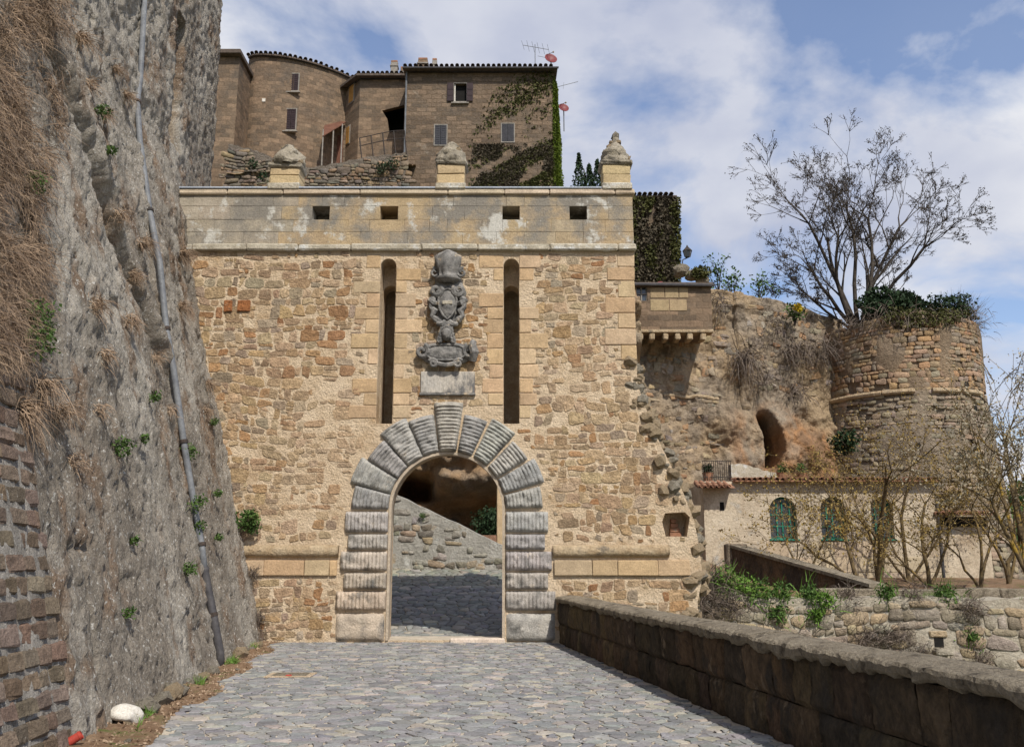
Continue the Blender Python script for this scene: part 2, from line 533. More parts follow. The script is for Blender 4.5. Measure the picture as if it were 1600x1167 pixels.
# ---- plants
def leaves(c, size, aspect=0.55, updir=0.0):
    """leaf blades (two bent triangles-pairs) at the centres c"""
    c = np.asarray(c, float); n = len(c)
    a = RNG.normal(size=(n, 3)); a[:, 2] += updir; a /= np.linalg.norm(a, axis=1, keepdims=True)
    b = np.cross(a, RNG.normal(size=(n, 3))); b /= np.linalg.norm(b, axis=1, keepdims=True) + 1e-9
    s = (size * RNG.uniform(0.6, 1.4, n))[:, None]
    nrm = np.cross(a, b)
    v = np.stack([c - a * s, c + b * s * aspect + nrm * s * 0.18, c + a * s, c - b * s * aspect + nrm * s * 0.18], 1).reshape(-1, 3)
    i = np.arange(n)[:, None] * 4
    f = np.concatenate([i + np.array([[0, 1, 2]]), i + np.array([[0, 2, 3]])])
    return v, f


def blades(base, d, length, width, droop=0.0, seg=4, wig=0.12):
    """tapering curved blades"""
    base = np.asarray(base, float); n = len(base); d = np.asarray(d, float)
    d = d / (np.linalg.norm(d, axis=1, keepdims=True) + 1e-9)
    side = np.cross(d, RNG.normal(size=(n, 3))); side /= np.linalg.norm(side, axis=1, keepdims=True) + 1e-9
    ln = (length * RNG.uniform(0.5, 1.3, n))[:, None]
    p = base.copy(); V = []
    for k in range(seg + 1):
        wd = width * (1 - k / seg) + width * 0.12
        V += [p - side * wd, p + side * wd]
        d = d + RNG.normal(0, wig, (n, 3)); d[:, 2] -= droop / seg
        d /= np.linalg.norm(d, axis=1, keepdims=True)
        p = p + d * ln / seg
    v = np.stack(V, 1).reshape(-1, 3); m = 2 * (seg + 1)
    i = np.arange(n)[:, None] * m
    f = np.concatenate([i + np.array([[2 * k, 2 * k + 1, 2 * k + 3, 2 * k + 2]]) for k in range(seg)])
    return v, f


def join(*vf):
    vs_ = []; fs = []; n = 0
    for v, f in vf:
        vs_.append(v); fs.append(f + n); n += len(v)
    return np.concatenate(vs_), np.concatenate(fs)


def blob(n, c, r, shell=0.35, lump=0.45, seed=0):
    d = RNG.normal(size=(n, 3)); d /= np.linalg.norm(d, axis=1, keepdims=True)
    k = 1 + lump * fbm(d * 1.9 + seed * 3.1, 3, seed)
    return np.asarray(c) + d * np.asarray(r) * (k * (RNG.uniform(shell, 1, n) ** 0.5))[:, None]


def tubes(segs, n=4):
    a = np.array([s[0] for s in segs], float); b = np.array([s[1] for s in segs], float)
    ra = np.array([s[2] for s in segs])[:, None]; rb = np.array([s[3] for s in segs])[:, None]
    d = b - a; d /= np.linalg.norm(d, axis=1, keepdims=True) + 1e-9
    h = np.where(np.abs(d[:, 2:3]) > 0.9, np.array([[1., 0, 0]]), np.array([[0, 0, 1.]]))
    x = np.cross(d, h); x /= np.linalg.norm(x, axis=1, keepdims=True) + 1e-9; y = np.cross(d, x)
    V = []
    for (p, r) in ((a - d * ra * 0.3, ra), (b, rb)):
        for k in range(n):
            t = 2 * math.pi * k / n
            V.append(p + (x * math.cos(t) + y * math.sin(t)) * r)
    v = np.stack(V, 1).reshape(-1, 3); i = np.arange(len(a))[:, None] * 2 * n
    f = np.concatenate([i + np.array([[k, (k + 1) % n, n + (k + 1) % n, n + k]]) for k in range(n)])
    return v, f


def grow(p, d, ln, r, lv, segs, tips, spread=0.75, up=0.08, kids=(2, 4), wig=0.16, seg=5, shrink=0.62, rmin=0.011):
    p = np.array(p, float); d = np.array(d, float); d /= np.linalg.norm(d)
    for k in range(seg):
        d = d + RNG.normal(0, wig, 3); d[2] += up; d /= np.linalg.norm(d)
        q = p + d * ln / seg; r2 = r * (1 - 0.62 / seg)
        segs.append((p, q, r, r2)); p, r = q, r2
        if lv > 0 and k >= 1:
            for _ in range(random.randint(*kids) if k == seg - 1 else random.randint(0, kids[0])):
                s_ = RNG.normal(size=3); s_ -= d * s_.dot(d); s_ /= np.linalg.norm(s_)
                dd = d + s_ * spread * random.uniform(0.6, 1.3)
                grow(p, dd, ln * shrink * random.uniform(0.7, 1.1), max(r * 0.6, rmin), lv - 1, segs, tips, spread, up, kids, wig, max(3, seg - 1), shrink, rmin)
    tips.append(p)


def tuft(name, label, cat, base, nrm, n, length, width, m, droop=0.6, spread=0.6, group=None, rad=0.06, leafm=None, nl=0, lsize=0.03):
    base = np.array(base, float); nrm = np.array(nrm, float)
    o = root(name, label, cat, tuple(base), group)
    bp = base + RNG.normal(0, rad, (n, 3)); d = nrm + RNG.normal(0, spread, (n, 3))
    if n:
        v, f = blades(bp, d, length, width, droop)
        part('stalk', v, f, m, o, kind='stuff')
    if nl:
        c = blob(nl, base + nrm * length * 0.45, (length * 0.62,) * 3, 0.2, 0.5, random.randint(0, 99))
        v, f = leaves(c, lsize)
        part('foliage', v, f, leafm, o, kind='stuff')
    return o

# ------------------------------------------------------------------ ground, road
FY = 19.05                                # plane of the gateway's front
mk('ground', [(-1500, -600, -3.4), (1500, -600, -3.4), (1500, 2400, -3.4), (-1500, 2400, -3.4)], [(0, 1, 2, 3)], M['valley'], kind='structure')


def xl(y): return -4.75 + 0.135 * (FY - y)          # left edge of the paving
def xr(y): return 0.93 + 0.15 * (FY - y)            # foot of the low wall


b = B()
b.add([(xl(y) - 1.6, y, z) for y in (-3, FY + 0.3) for z in (-3.4, -0.02)] + [(xr(y) + 0.5, y, z) for y in (-3, FY + 0.3) for z in (-3.4, -0.02)],
      [(0, 1, 3, 2), (4, 6, 7, 5), (1, 5, 7, 3), (0, 4, 5, 1), (2, 3, 7, 6)])
road = b.build('road', M['joint'], kind='structure')
sd_ = [(x + random.uniform(-.07, .07), y + random.uniform(-.06, .06)) for x, y in course_seeds(-5.2, 4.2, 5.6, FY + 0.1, 0.14, 0.175, 0.7, 0.6)]
pol = []
for p in cells(sd_, -5.6, 4.6, 4.6, FY + 0.35):
    c = p.mean(0)
    if xl(c[1]) - 0.02 + 0.12 * math.sin(c[1] * 2.3) < c[0] < xr(c[1]) - 0.03 and c[1] < FY + 0.12 and p[:, 0].max() < xr(c[1]) + .06:
        pol.append(p)
FLAG = [(.20, .197, .194), (.235, .231, .225), (.27, .262, .248), (.185, .184, .184), (.33, .30, .255), (.25, .245, .236), (.215, .211, .206)]
lay(pol, road, M['flag'], 'paving_stone', lambda x, y, h: (x, y, h - 0.014), lambda c: vary(random.choice(FLAG), .14), gap=0.014, h=0.008, jit=0.014, fill='paving_fill', smooth=False, key=lambda p: p[:, 1].mean() if p[:, 1].mean() > 7.6 else 99)

# verge of soil along the scarp
def verge(s, t):
    x = xl(s) + 0.10 * np.sin(s * 2.3) + 0.07 * fbm(np.stack([s * 1.7, s * 0, s * 0], 1), 3) + 0.05 - t * 1.5
    z = 0.004 + 0.10 * t ** 1.5 + 0.035 * fbm(np.stack([x * 3, s * 3, s * 0], 1), 3) * np.minimum(1, t * 4)
    z = np.where(t == 0, -0.03, z)
    return np.stack([x, s, z], 1)


grid('verge', np.linspace(4, FY + 0.1, 120), np.linspace(0, 1, 14), verge, M['dirt'], kind='structure')

# drain cover set in the paving
dc = root('drain_cover', 'small rectangular stone drain cover with pale mortar rim set in the paving', 'drain cover', (*P(487, 1047, 15.0)[:1], 13.6, 0))
dx0 = dc.location.x
B().box(dx0 - .33, dx0 + .33, 13.35, 13.85, -0.01, 0.006, .004).build('rim', M['mortar'], dc)
B().box(dx0 - .25, dx0 + .25, 13.42, 13.78, 0.0, 0.012, .004).build('lid', M['coping'], dc)
B().box(dx0 - .03, dx0 + .05, 13.40, 13.47, 0.005, 0.02, .004).build('red_marker', M['red'], dc)

# ------------------------------------------------------------------ left scarp
def sbase(y): return -5.07 + 0.12 * (FY - y)


def softmin(z, k=11.0):
    return np.where(z < k - 1, z, np.where(z > k + 1, k, k - (k + 1 - z) ** 2 / 4))


def scarp(s, t):
    q = np.stack([s * 0.55, t * 0.30, s * 0], 1)
    big = 0.06 * fbm(q, 3, 3)
    q2 = np.stack([s * 2.0, t * 1.3, s * 0], 1)
    mid = 0.045 * fbm(q2, 5, 8, 0.6)
    fine = 0.032 * fbm(np.stack([s * 9, t * 8.0, s * 0], 1), 4, 21, 0.75) - 0.10 * np.clip(fbm(np.stack([s * 2.6, t * 1.9, s * 0 + 4], 1), 3, 27) - .55, 0, 1)
    amp = (0.30 + 0.70 * np.clip((t - 2.5) / 4, 0, 1)) * (1 - .75 * np.clip((s - 18.5) / 2.5, 0, 1))
    # a diagonal crack with an overhanging lip, and ledges where tufts root
    cl = t - (11.2 - (s - 8.2) * 0.95)
    crack = -0.24 * np.exp(-(cl / 0.22) ** 2) * (s > 8.5) * (s < 15) + 0.14 * np.exp(-((cl - 0.5) / 0.3) ** 2) * (s > 8.5) * (s < 15)
    ledge = 0.07 * np.maximum(0, fbm(np.stack([s * 0.9, t * 1.6, s * 0 + 5], 1), 2, 33)) * amp
    # joint between the big plain slabs near the foot
    j = -0.10 * np.exp(-((s - 9.35) / 0.035) ** 2) * (t > 0.3) * (t < 2.0) - 0.08 * np.exp(-((t - 2.0) / 0.03) ** 2) * (s > 9.0) * (s < 9.6)
    foot = 0.16 * np.maximum(0, fbm(np.stack([s * 2.2, t * 2, s * 0 + 9], 1), 3, 5)) * np.exp(-(t / 0.5) ** 2)
    # the tall niche
    niche = -0.45 * ((np.abs(s - 19.2) < 0.30) & (t > 11.2) & (t < 14.5)) - 2.4 * ((np.abs(s - 19.2) < 0.30) & (t > 12.8) & (t < 14.5))
    x = sbase(s) - 0.25 * softmin(t) - 0.012 * np.maximum(0, t - 11) + (big + mid) * amp + mid * 0.3 + fine + crack + ledge + j - foot * 0 + foot + niche
    flat = sbase(s) - 0.25 * t
    x = np.where((s < 8.45) & (t < 3.9), flat + (x - flat) * 0.3 - .004, x)
    # round the far corner away
    x = np.where(s > 23.2, x - (s - 23.2) ** 2 * 2.2, x)
    return np.stack([x, s, t - 0.25], 1)


def scarpcol(s, t, v):
    g = fbm(np.stack([s * 0.8, t * 0.35, s * 0], 1), 4, 40)
    g2 = fbm(np.stack([s * 2.2, t * 1.3, s * 0], 1), 5, 50, .6)
    grey = np.array([.265, .228, .183]); pale = np.array([.415, .375, .315]); brown = np.array([.23, .158, .104]); ochre = np.array([.34, .22, .11])
    a = np.clip(0.45 + g * 0.9, 0, 1)[:, None]
    c = grey * (1 - a) + pale * a
    bmask = np.clip(g2 * 1.4 - 0.28 + np.clip((9.2 - s) / 1.5, 0, 1) * 0.9, 0, 0.9)[:, None]
    c = c * (1 - bmask) + brown * bmask
    nm = ((np.abs(s - 19.2) < 0.3) & (t > 11.2) & (t < 12.8))[:, None]
    bl = ((s < 8.45 - .05 * t) & (t < 3.9))[:, None]
    c = np.where(bl, np.array([.34, .31, .27]) * (1 + .25 * g2[:, None]), c)
    return np.where(nm, ochre, c)


sc = root('scarp_wall', 'towering grey battered tufa scarp wall with dry tufts along the paved road', 'wall', (-4.5, 10, 0))
grid('rock_face', np.concatenate([np.linspace(3.5, 14, 300), np.linspace(14.06, 24.6, 170)]), np.linspace(0, 24, 400), scarp, M['scarp'], sc, colfn=scarpcol)
B().box(-14.5, -9.6, 3.5, 22.8, -3.4, 23.5).build('core', M['cliff'], sc, col=(.25, .22, .19))


def onscarp(u, v, lift=0.0):              # where the line of sight through a photo pixel meets the face
    a, b_, c = ray(u, v)
    t = np.linspace(4, 30, 1500)
    X, Y, Z = a * t, b_ * t, EYE + c * t
    d = X - scarp(Y, Z + 0.25)[:, 0]
    k = int(np.argmax(d < 0))
    return np.array([X[k] + lift, Y[k], Z[k]])


SN = np.array([0.96, -0.1, 0.26])
TB = [(.235, .17, .12), (.27, .20, .148), (.205, .155, .112), (.285, .22, .168), (.25, .185, .133)]
z = 0.02
while z < 3.65:
    hh = random.uniform(.135, .165); y = 4.6 + random.random() * 0.2; yend = 8.42 - 0.05 * z + random.uniform(-.12, .12)
    while y < yend:
        wd = random.uniform(.19, .36)
        x0 = sbase(y + wd / 2) - 0.25 * (z + hh / 2 + .25)
        v, f = bevbox(-0.2, 0.015 + random.uniform(-.012, .012), 0, min(wd, yend - y + .05), 0, hh, 0.022, 0.012)
        v = [(x0 + p[0] - 0.25 * (p[2] - hh / 2), y + p[1], z + p[2]) for p in v]
        part('tufa_block', v, f, M['block'], sc, col=[vary(random.choice(TB), .2)] * len(v))
        y += wd + random.uniform(.012, .03)
    z += hh + random.uniform(.02, .05)

# ------------------------------------------------------------------ gateway
CX, SZ, RI = -1.367, 2.67, 1.22           # arch centre, springing height, inner radius
gw = root('stone_gateway', 'tall sandy rubble stone gateway wall with an arched opening and narrow slits', 'gateway', (CX, FY, 0))
RUIN = [(990, 393), (992, 500), (996, 600), (1010, 640), (1030, 690), (1052, 735), (1070, 775), (1085, 815), (1092, 850), (1098, 900), (1090, 940), (1092, 1010)]
ruin = [(P(u, v, FY)[0], P(u, v, FY)[2]) for u, v in RUIN]


def xruin(z):
    return float(np.interp(z, [q[1] for q in ruin][::-1], [q[0] for q in ruin][::-1]))


def plate(name, outer, holes, y0, y1, m, parent, **k):
    cu = bpy.data.curves.new(name, 'CURVE'); cu.dimensions = '2D'; cu.fill_mode = 'BOTH'; cu.extrude = (y1 - y0) / 2
    for lp in [outer] + holes:
        s_ = cu.splines.new('POLY'); s_.points.add(len(lp) - 1); s_.use_cyclic_u = True
        for q, p in zip(s_.points, lp):
            q.co = (p[0], p[1], 0, 1)
    o = bpy.data.objects.new(name, cu); COL.objects.link(o)
    me = bpy.data.meshes.new_from_object(o)
    vv = [(p.co.x, (y0 + y1) / 2 - p.co.z, p.co.y) for p in me.vertices]; ff = [tuple(p.vertices) for p in me.polygons]
    bpy.data.objects.remove(o); bpy.data.curves.remove(cu)
    return part(name, vv, ff, m, parent, **k)


def archpoly(cx, r, z0, zs, n=28, rx=None):
    return [(cx - r, z0)] + [(cx - r * math.cos(math.pi * k / n), zs + (rx or r) * math.sin(math.pi * k / n)) for k in range(n + 1)] + [(cx + r, z0)]


SL = [(-2.75, 0.175), (-0.015, 0.175)]    # the two slits: centre, half width
ZT = ZV(393, FY)
def slit(c, hw, z0, z1): return [(c - hw, z0), (c + hw, z0)] + [(c + hw * math.cos(math.pi * k / 10), z1 - hw + hw * math.sin(math.pi * k / 10)) for k in range(11)]
nz = P(1054, 815, FY); nx0, nx1, nz0, nz1 = P(1033, 0, FY)[0] * 0 + 3.17, 3.74, ZV(838, FY), ZV(800, FY)
niche = [(nx0 + .05, nz0), (nx1 - .08, nz0), (nx1, nz1 - .1), (nx1 - .1, nz1), (nx0 + .05, nz1 - .02), (nx0 - .02, nz1 - .2)]
doorway = archpoly(CX, RI, 0.03, SZ)
outer = [(-8.6, -0.3)] + [(ruin[-1][0], -0.3)] + ruin[::-1] + [(-8.6, ZT)]
plate('masonry_front', outer, [doorway, slit(*SL[0], 4.5, 8.22), slit(*SL[1], 4.5, 8.22), niche], FY, FY + 0.5, M['mortar'], gw)
outer2 = [(-8.6, -0.3)] + [(ruin[-1][0] - .3, -0.3)] + [(q[0] - 0.25, q[1]) for q in ruin[::-1]] + [(-8.6, ZT)]
plate('masonry_back', outer2, [archpoly(CX, RI + .02, 0.03, SZ), slit(SL[0][0], .17, 4.3, 7.75), slit(SL[1][0], .17, 4.3, 7.75)], FY + 0.503, FY + 0.95, M['mortar'], gw)
for c_, hw_ in SL:  # backs and cheeks added to darken the slits; only the right back is inferred
    B().box(c_ - .5, c_ + .5, FY + 1.25, FY + 1.5, 3.9, 8.3).build('slit_darkener_back', M['core2'], gw)
    for sg_ in (-1, 1):
        B().box(c_ + sg_ * .34 - .14, c_ + sg_ * .34 + .14, FY + .955, FY + 1.245, 3.9, 8.3).build('slit_darkener_cheek', M['core2'], gw)
B().box(nx0, nx1, FY + 0.46, FY + 0.498, nz0 - .1, nz1 + .1).build('niche_back', M['mortar'], gw)
for k in range(4):
    B().box(3.36 + k * .012, 3.60 - k * .03, FY + .30, FY + .45, nz0 + .005 + k * .095, nz0 + .09 + k * .095, .006).build('brick', M['tile'], gw)
B().box(CX - RI, CX + RI, FY + .05, FY + 1.0, -0.2, 0.035).build('threshold', M['joint'], gw)
B().box(CX + 0.1, CX + RI, FY - .06, FY + .2, -0.1, 0.075, .02).build('threshold_slab', M['ashlar'], gw, col=(.55, .47, .40))

# arch lining ring
b = B(); n = 40; pts = [(CX - RI, 0.03)] + [(CX - RI * math.cos(math.pi * k / n), SZ + RI * math.sin(math.pi * k / n)) for k in range(n + 1)] + [(CX + RI, 0.03)]
def offs(p, d):
    if p[1] <= SZ:
        return (p[0] + (d if p[0] < CX else -d), p[1])
    a = math.atan2(p[1] - SZ, p[0] - CX); return (CX + (RI - d) * math.cos(a), SZ + (RI - d) * math.sin(a))
vv = []
for p in pts:
    q = offs(p, 0.055)
    vv += [(p[0], FY - .03, p[1]), (q[0], FY - .03, q[1]), (q[0], FY + .22, q[1]), (p[0], FY + .22, p[1])]
ff = [(i * 4 + k, i * 4 + (k + 1) % 4, i * 4 + 4 + (k + 1) % 4, i * 4 + 4 + k) for i in range(len(pts) - 1) for k in range(4)]
b.add(vv, ff); b.build('arch_lining', M['ashlar'], gw, col=(.40, .335, .26))

# rusticated blocks: fluted along the ring, cushioned across
RUST = [(.31, .30, .285), (.36, .345, .32), (.28, .275, .265), (.33, .315, .295)]


def rustic(name, fpos, r0, r1, nr, ntt, color, flute=True, depth=0.13):
    """fpos(r,t)->(x,z); t in 0..1 across the block"""
    r = np.linspace(r0, r1, nr); t = np.linspace(0, 1, ntt)
    Rr, T = np.meshgrid(r, t, indexing='ij')
    X, Z = fpos(Rr, T)
    cush = np.clip(np.minimum(T, 1 - T) / 0.16, 0, 1) ** 0.5
    endc = np.clip(np.minimum(Rr - r0 + .015, r1 - Rr + .015) / 0.07, 0, 1) ** 0.6
    lam = 0.078
    fl = np.abs(np.sin(np.pi * (Rr - r0) / lam)) ** 0.6 if flute else 1.0
    q = np.stack([X * 6, Z * 6, X * 0 + 3], -1)
    wear = np.clip(0.85 + 0.6 * fbm(q * 0.4, 3, 77), 0.35, 1)
    H = cush * endc * (depth * 0.64 + depth * 0.36 * fl * wear) + 0.022 * fbm(q * 1.6, 4, 71, .6)
    H = np.where((T == 0) | (T == 1) | (Rr == r0) | (Rr == r1), -0.03, H)
    v = np.stack([X, FY - H, Z], -1).reshape(-1, 3)
    return part(name, v, gridf(nr, ntt), M['rustic'], gw, smooth=True, col=[vary(color, .08)] * len(v))


def radial(a0, a1):
    g = 0.012 / 1.7
    def fn(r, t):
        a = a0 + g + (a1 - a0 - 2 * g) * t
        return CX + r * np.sin(a), SZ + r * np.cos(a)
    return fn


ANG = [8.8, 25, 42.7, 58.6, 75, 89.6]
ROUT = [2.06, 2.17, 2.02, 2.14, 2.02]
rustic('keystone', radial(R(-8.8), R(8.8)), RI + .01, 2.30, 92, 14, (.36, .335, .30), depth=0.19)
for sgn in (1, -1):
    for k in range(5):
        rustic('voussoir', radial(R(ANG[k]) * sgn, R(ANG[k + 1]) * sgn), RI + .01, ROUT[k], 76, 14, random.choice(RUST))
    zb = [SZ - 0.02] + [ZV(v, FY) for v in (833, 860, 893, 922, 955)]
    for k in range(5):
        wdt = 2.13 + .035 * k if k % 2 == 0 else 2.03 + .03 * k
        z1, z0 = zb[k] - .008, zb[k + 1] + .008
        fp = (lambda s_, z0, z1: (lambda r, t: (CX + s_ * r, z0 + (z1 - z0) * t)))(sgn, z0, z1)
        cc_ = mixc(random.choice(RUST), (.50, .39, .29), (0.19 * k if sgn < 0 else 0.05 * k))
        rustic('jamb_block', fp, RI + .01, wdt, 76, 12, cc_)
    z1 = ZV(956, FY)
    fp = (lambda s_, z1: (lambda r, t: (CX + s_ * r, 0.0 + (z1 - .01) * t)))(sgn, z1)
    rustic('jamb_base', fp, RI + .01, 2.27, 14, 12, (.47, .39, .31) if sgn < 0 else (.36, .335, .305), flute=False, depth=0.10)

# ashlar quoins beside the slits and on the free corner
SAND = [(.45, .325, .20), (.47, .35, .225), (.41, .295, .18), (.43, .33, .22), (.45, .32, .19)]
def quoin(x0, x1, z0, z1, c=None, y=0.0):
    v, f = bevbox(x0, x1, FY - .012 - random.uniform(0, .012) - y, FY + .06, z0, z1, .014, .006)
    part('quoin', v, f, M['ashlar'], gw, col=[vary(c or random.choice(SAND), .08)] * len(v))


QZ = []
z = 4.62
while z < 8.2:
    hh = random.uniform(.25, .34); QZ.append((z, min(z + hh, ZT - .03))); z += hh + .016
for i, (c, hw) in enumerate(SL):
    for sgn in (-1, 1):
        k = random.randint(0, 1)
        for (z0, z1) in QZ:
            if z0 > 8.0 or random.random() < .14:
                continue
            wd = random.uniform(.22, .36) if k % 2 else random.uniform(.36, .64)
            if abs(c + sgn * (hw + wd) - CX) < 0.45 and 4.9 < z0 < 8.4:
                wd = 0.3
            xa, xb = (c + hw + .004, c + hw + wd) if sgn > 0 else (c - hw - wd, c - hw - .004)
            quoin(xa, xb, z0, z1); k += 1
k = 0
z = 5.9
while z < ZT - .1:
    hh = random.uniform(.30, .37); wd = (.34, .66)[k % 2] * random.uniform(.9, 1.1)
    quoin(xruin(z) - wd, xruin(z) + .012, z, min(z + hh, ZT - .02)); z += hh + .016; k += 1

# rubble face
PAL = [(.44, .315, .195), (.38, .27, .165), (.47, .345, .22), (.36, .30, .225), (.41, .285, .155), (.40, .30, .20), (.43, .315, .195), (.29, .20, .13), (.44, .30, .165), (.27, .21, .155), (.36, .245, .145), (.46, .35, .23)]
ORG = [(.36, .195, .085), (.31, .15, .065), (.39, .235, .11)]


def inring(x, z, pad=0.0):
    if z > SZ:
        return math.hypot(x - CX, z - SZ) < 2.13 + pad
    return abs(x - CX) < 2.24 + pad


def blocked(x, z):
    if inring(x, z, .04) or z > ZT - .03 or z < 0.02:
        return True
    if x > xruin(z) - .10 or x < sbase(FY) - 0.25 * z - .5:
        return True
    if 1.28 < z < 1.99 and (x < CX - 2.2 or x > CX + 2.2):
        return True
    for c, hw in SL:
        if abs(x - c) < hw + .30 and z > 4.42:
            return True
    if x > xruin(z) - .36 and z > 5.85:
        return True
    if nx0 - .1 < x < nx1 + .1 and nz0 - .05 < z < nz1 + .1:
        return True
    return False


def smear(c):                              # where old mortar covers most of the masonry
    x, z = c
    s_ = math.exp(-((x + 3.7) / 1.1) ** 2 - ((z - 4.3) / 1.3) ** 2) + .9 * math.exp(-((x - 1.6) / 1.2) ** 2 - ((z - 5.3) / .55) ** 2) + .5 * math.exp(-((x + 4.6) / .8) ** 2 - ((z - 2.9) / .7) ** 2)
    return min(1, s_)


polys = []
for p in rubble(-7.9, 4.6, 0.0, ZT, 0.185, 0.27, .22, .07):
    c = p.mean(0)
    if blocked(*c):
        continue
    for _ in range(6):
        bad = [q for q in p if blocked(*q)]
        if not bad:
            break
        p = c + (p - c) * 0.87
    if random.random() < smear(c) * 0.5 + .04:
        continue
    if area(p) > 0.005:
        polys.append(p)


def rubcol(c):
    k = random.random()
    q = random.choice(ORG) if k < .13 else random.choice(PAL)
    return mixc(vary(q, .16), (.55, .415, .28), 0.6 * smear(c) + .17)


lay(polys, gw, M['rubble'], 'stone', lambda x, z, h: (x, FY - h, z), rubcol, gap=0.018, h=0.012, jit=0.011, fill='small_stone_fill', rnd=1, smooth=False)
# two big russet blocks on the left of the wall
for u0, u1 in ((350, 364), (371, 392)):
    a, c = P(u0, 487, FY), P(u1, 470, FY)
    v, f = bevbox(a[0], c[0], FY - .05, FY + .04, a[2], c[2], .012, .008)
    part('russet_block', v, f, M['rubble'], gw, col=[(.36, .15, .06)] * len(v))


# lumps for broken masonry
def lumpmesh(name, seed, m, sub=2):
    import bmesh
    bm = bmesh.new(); bmesh.ops.create_icosphere(bm, subdivisions=sub, radius=1.0)
    v = np.array([q.co[:] for q in bm.verts]); f = [tuple(x.index for x in q.verts) for q in bm.faces]; bm.free()
    v = np.sign(v) * np.abs(v) ** (0.75 if sub < 3 else 1.0)
    v = v * (1 + 0.30 * fbm(v * 1.1 + seed * 7, 3, seed))[:, None]
    me = bpy.data.meshes.new(name); me.from_pydata([tuple(q) for q in v], [], f); me.materials.append(m)
    return me


def addlump(name, me, parent, p, s, **pr):
    off = np.zeros(3); b_ = parent
    while b_ is not None:
        off += np.array(b_.location); b_ = b_.parent
    o = link(name, me, parent, tuple(np.array(p) - off), **pr)
    o.scale = s; o.rotation_euler = (random.uniform(-.5, .5), random.uniform(-.6, .6), random.uniform(-.5, .5))
    return o


LUMPS = [lumpmesh('broken_stone', k, M['core1'] if k % 3 == 1 else M['core2'], 1) for k in range(8)]
for i in range(300):
    z = random.uniform(0.0, 6.0) if i % 3 else random.uniform(2.0, 5.6)
    edge = xruin(z)
    wdt = np.interp(z, [0, 1.5, 3, 4.5, 5.5, 6.1], [.4, .35, .5, .45, .28, .12])
    y = random.uniform(-.02, .85)
    x = edge - random.random() ** 1.5 * wdt + y * .08
    if y > .15:
        x = edge + random.uniform(-.1, .12)
    if nx0 - .12 < x < nx1 + .1 and nz0 - .1 < z < nz1 + .12 and y < .5:
        continue
    if 1.28 < z < 1.98 and x < 3.75:
        continue
    s_ = random.uniform(.06, .16)
    addlump('broken_stone', random.choice(LUMPS), gw, (x, FY + y - s_ * .15, z), (s_ * random.uniform(.9, 1.5), s_, s_ * random.uniform(.6, 1)))

# mouldings low on the wall, both sides of the arch
def torus_strip(x0, x1, z, r, name, m, y=FY):
    n_ = max(8, int((x1 - x0) / .05)); a = np.linspace(-math.pi / 2, math.pi / 2, 9); xs = np.linspace(x0, x1, n_)
    X, A = np.meshgrid(xs, a, indexing='ij')
    k = 1 + .07 * fbm(np.stack([X * 3, A, A * 0], -1), 3, 11)
    v = np.stack([X, y - r * 1.0 * np.cos(A) * k + .01, z + r * np.sin(A) * k], -1).reshape(-1, 3)
    f = [tuple(q) for q in gridf(n_, 9)] + [tuple(range(9)), tuple(range((n_ - 1) * 9, n_ * 9))]
    part(name, v, f, m, gw, smooth=True)


zt0, zt1 = ZV(872, FY), ZV(850, FY)
for (x0, x1) in ((-5.6, CX - 2.24), (CX + 2.22, P(1045, 860, FY)[0])):
    torus_strip(x0, x1, (zt0 + zt1) / 2, (zt1 - zt0) / 2 * .9, 'torus_moulding', M['core2'])
zb1, zb0 = ZV(875, FY), ZV(899, FY)
for (x0, x1) in ((-5.75, CX - 2.26), (CX + 2.24, P(1078, 890, FY)[0])):
    x = x0
    while x < x1 - .15:
        wd = min(random.uniform(.45, .85), x1 - x)
        v, f = bevbox(x, x + wd - .008, FY - .06 - random.uniform(0, .01), FY + .05, zb0, zb1, .012, .005)
        part('band_block', v, f, M['ashlar'], gw, col=[vary(random.choice(SAND), .1)] * len(v)); x += wd

# string course and parapet
ZP0, ZP1 = ZV(383, FY), ZV(305, FY)
x = -8.5; xe = xruin(8.3) + .06
while x < xe - .05:
    wd = min(random.uniform(.9, 1.7), xe - x)
    v, f = bevbox(x, x + wd - .006, FY - .10 - random.uniform(0, .02), FY + .9, ZT - .005, ZP0 - .002, .03, .008)
    part('string_course', v, f, M['cornice'], gw); x += wd
rows = [ZP0] + [ZV(v, FY) for v in (362.5, 343.5, 322.5)] + [ZP1]
HO = [(P(a, 333, FY)[0], P(b_, 333, FY)[0]) for a, b_ in ((488, 515), (594, 622), (785, 812), (890, 917))]
xe = P(989, 340, FY)[0]
PCOL = [(.37, .285, .18), (.39, .30, .19), (.36, .28, .185), (.35, .285, .20), (.38, .29, .18)]
for i in range(4):
    z0, z1 = rows[i] + .003, rows[i + 1] - .003
    spans = [(-8.4, xe)]
    if i == 2:
        e = [-8.4] + [q for h in HO for q in h] + [xe]
        spans = [(e[k], e[k + 1]) for k in range(0, len(e), 2)]
    for (s0, s1) in spans:
        nb = max(1, round((s1 - s0) / random.uniform(.55, .75))); xs = [s0] + sorted(s0 + (s1 - s0) * (k + random.uniform(-.22, .22)) / nb for k in range(1, nb)) + [s1]
        for xa, xb in zip(xs, xs[1:]):
            if xb < -7.9:
                continue
            yy = random.uniform(0, .014)
            v, f = bevbox(xa + .0012, xb - .0012, FY - .004 - yy * .5, FY + .62, z0 - .001, z1 + .001, .005, .003)
            part('parapet_block', v, f, M['parapet'], gw, col=[vary(mixc(random.choice(PCOL), (.33, .30, .25), 0.75 if xa < -5.3 else 0.0), .035)] * len(v))
B().box(-8.4, xe - .02, FY + .622, FY + .9, ZP0, ZP1 - .002).build('parapet_back', M['parapet'], gw, col=(.4, .31, .2))
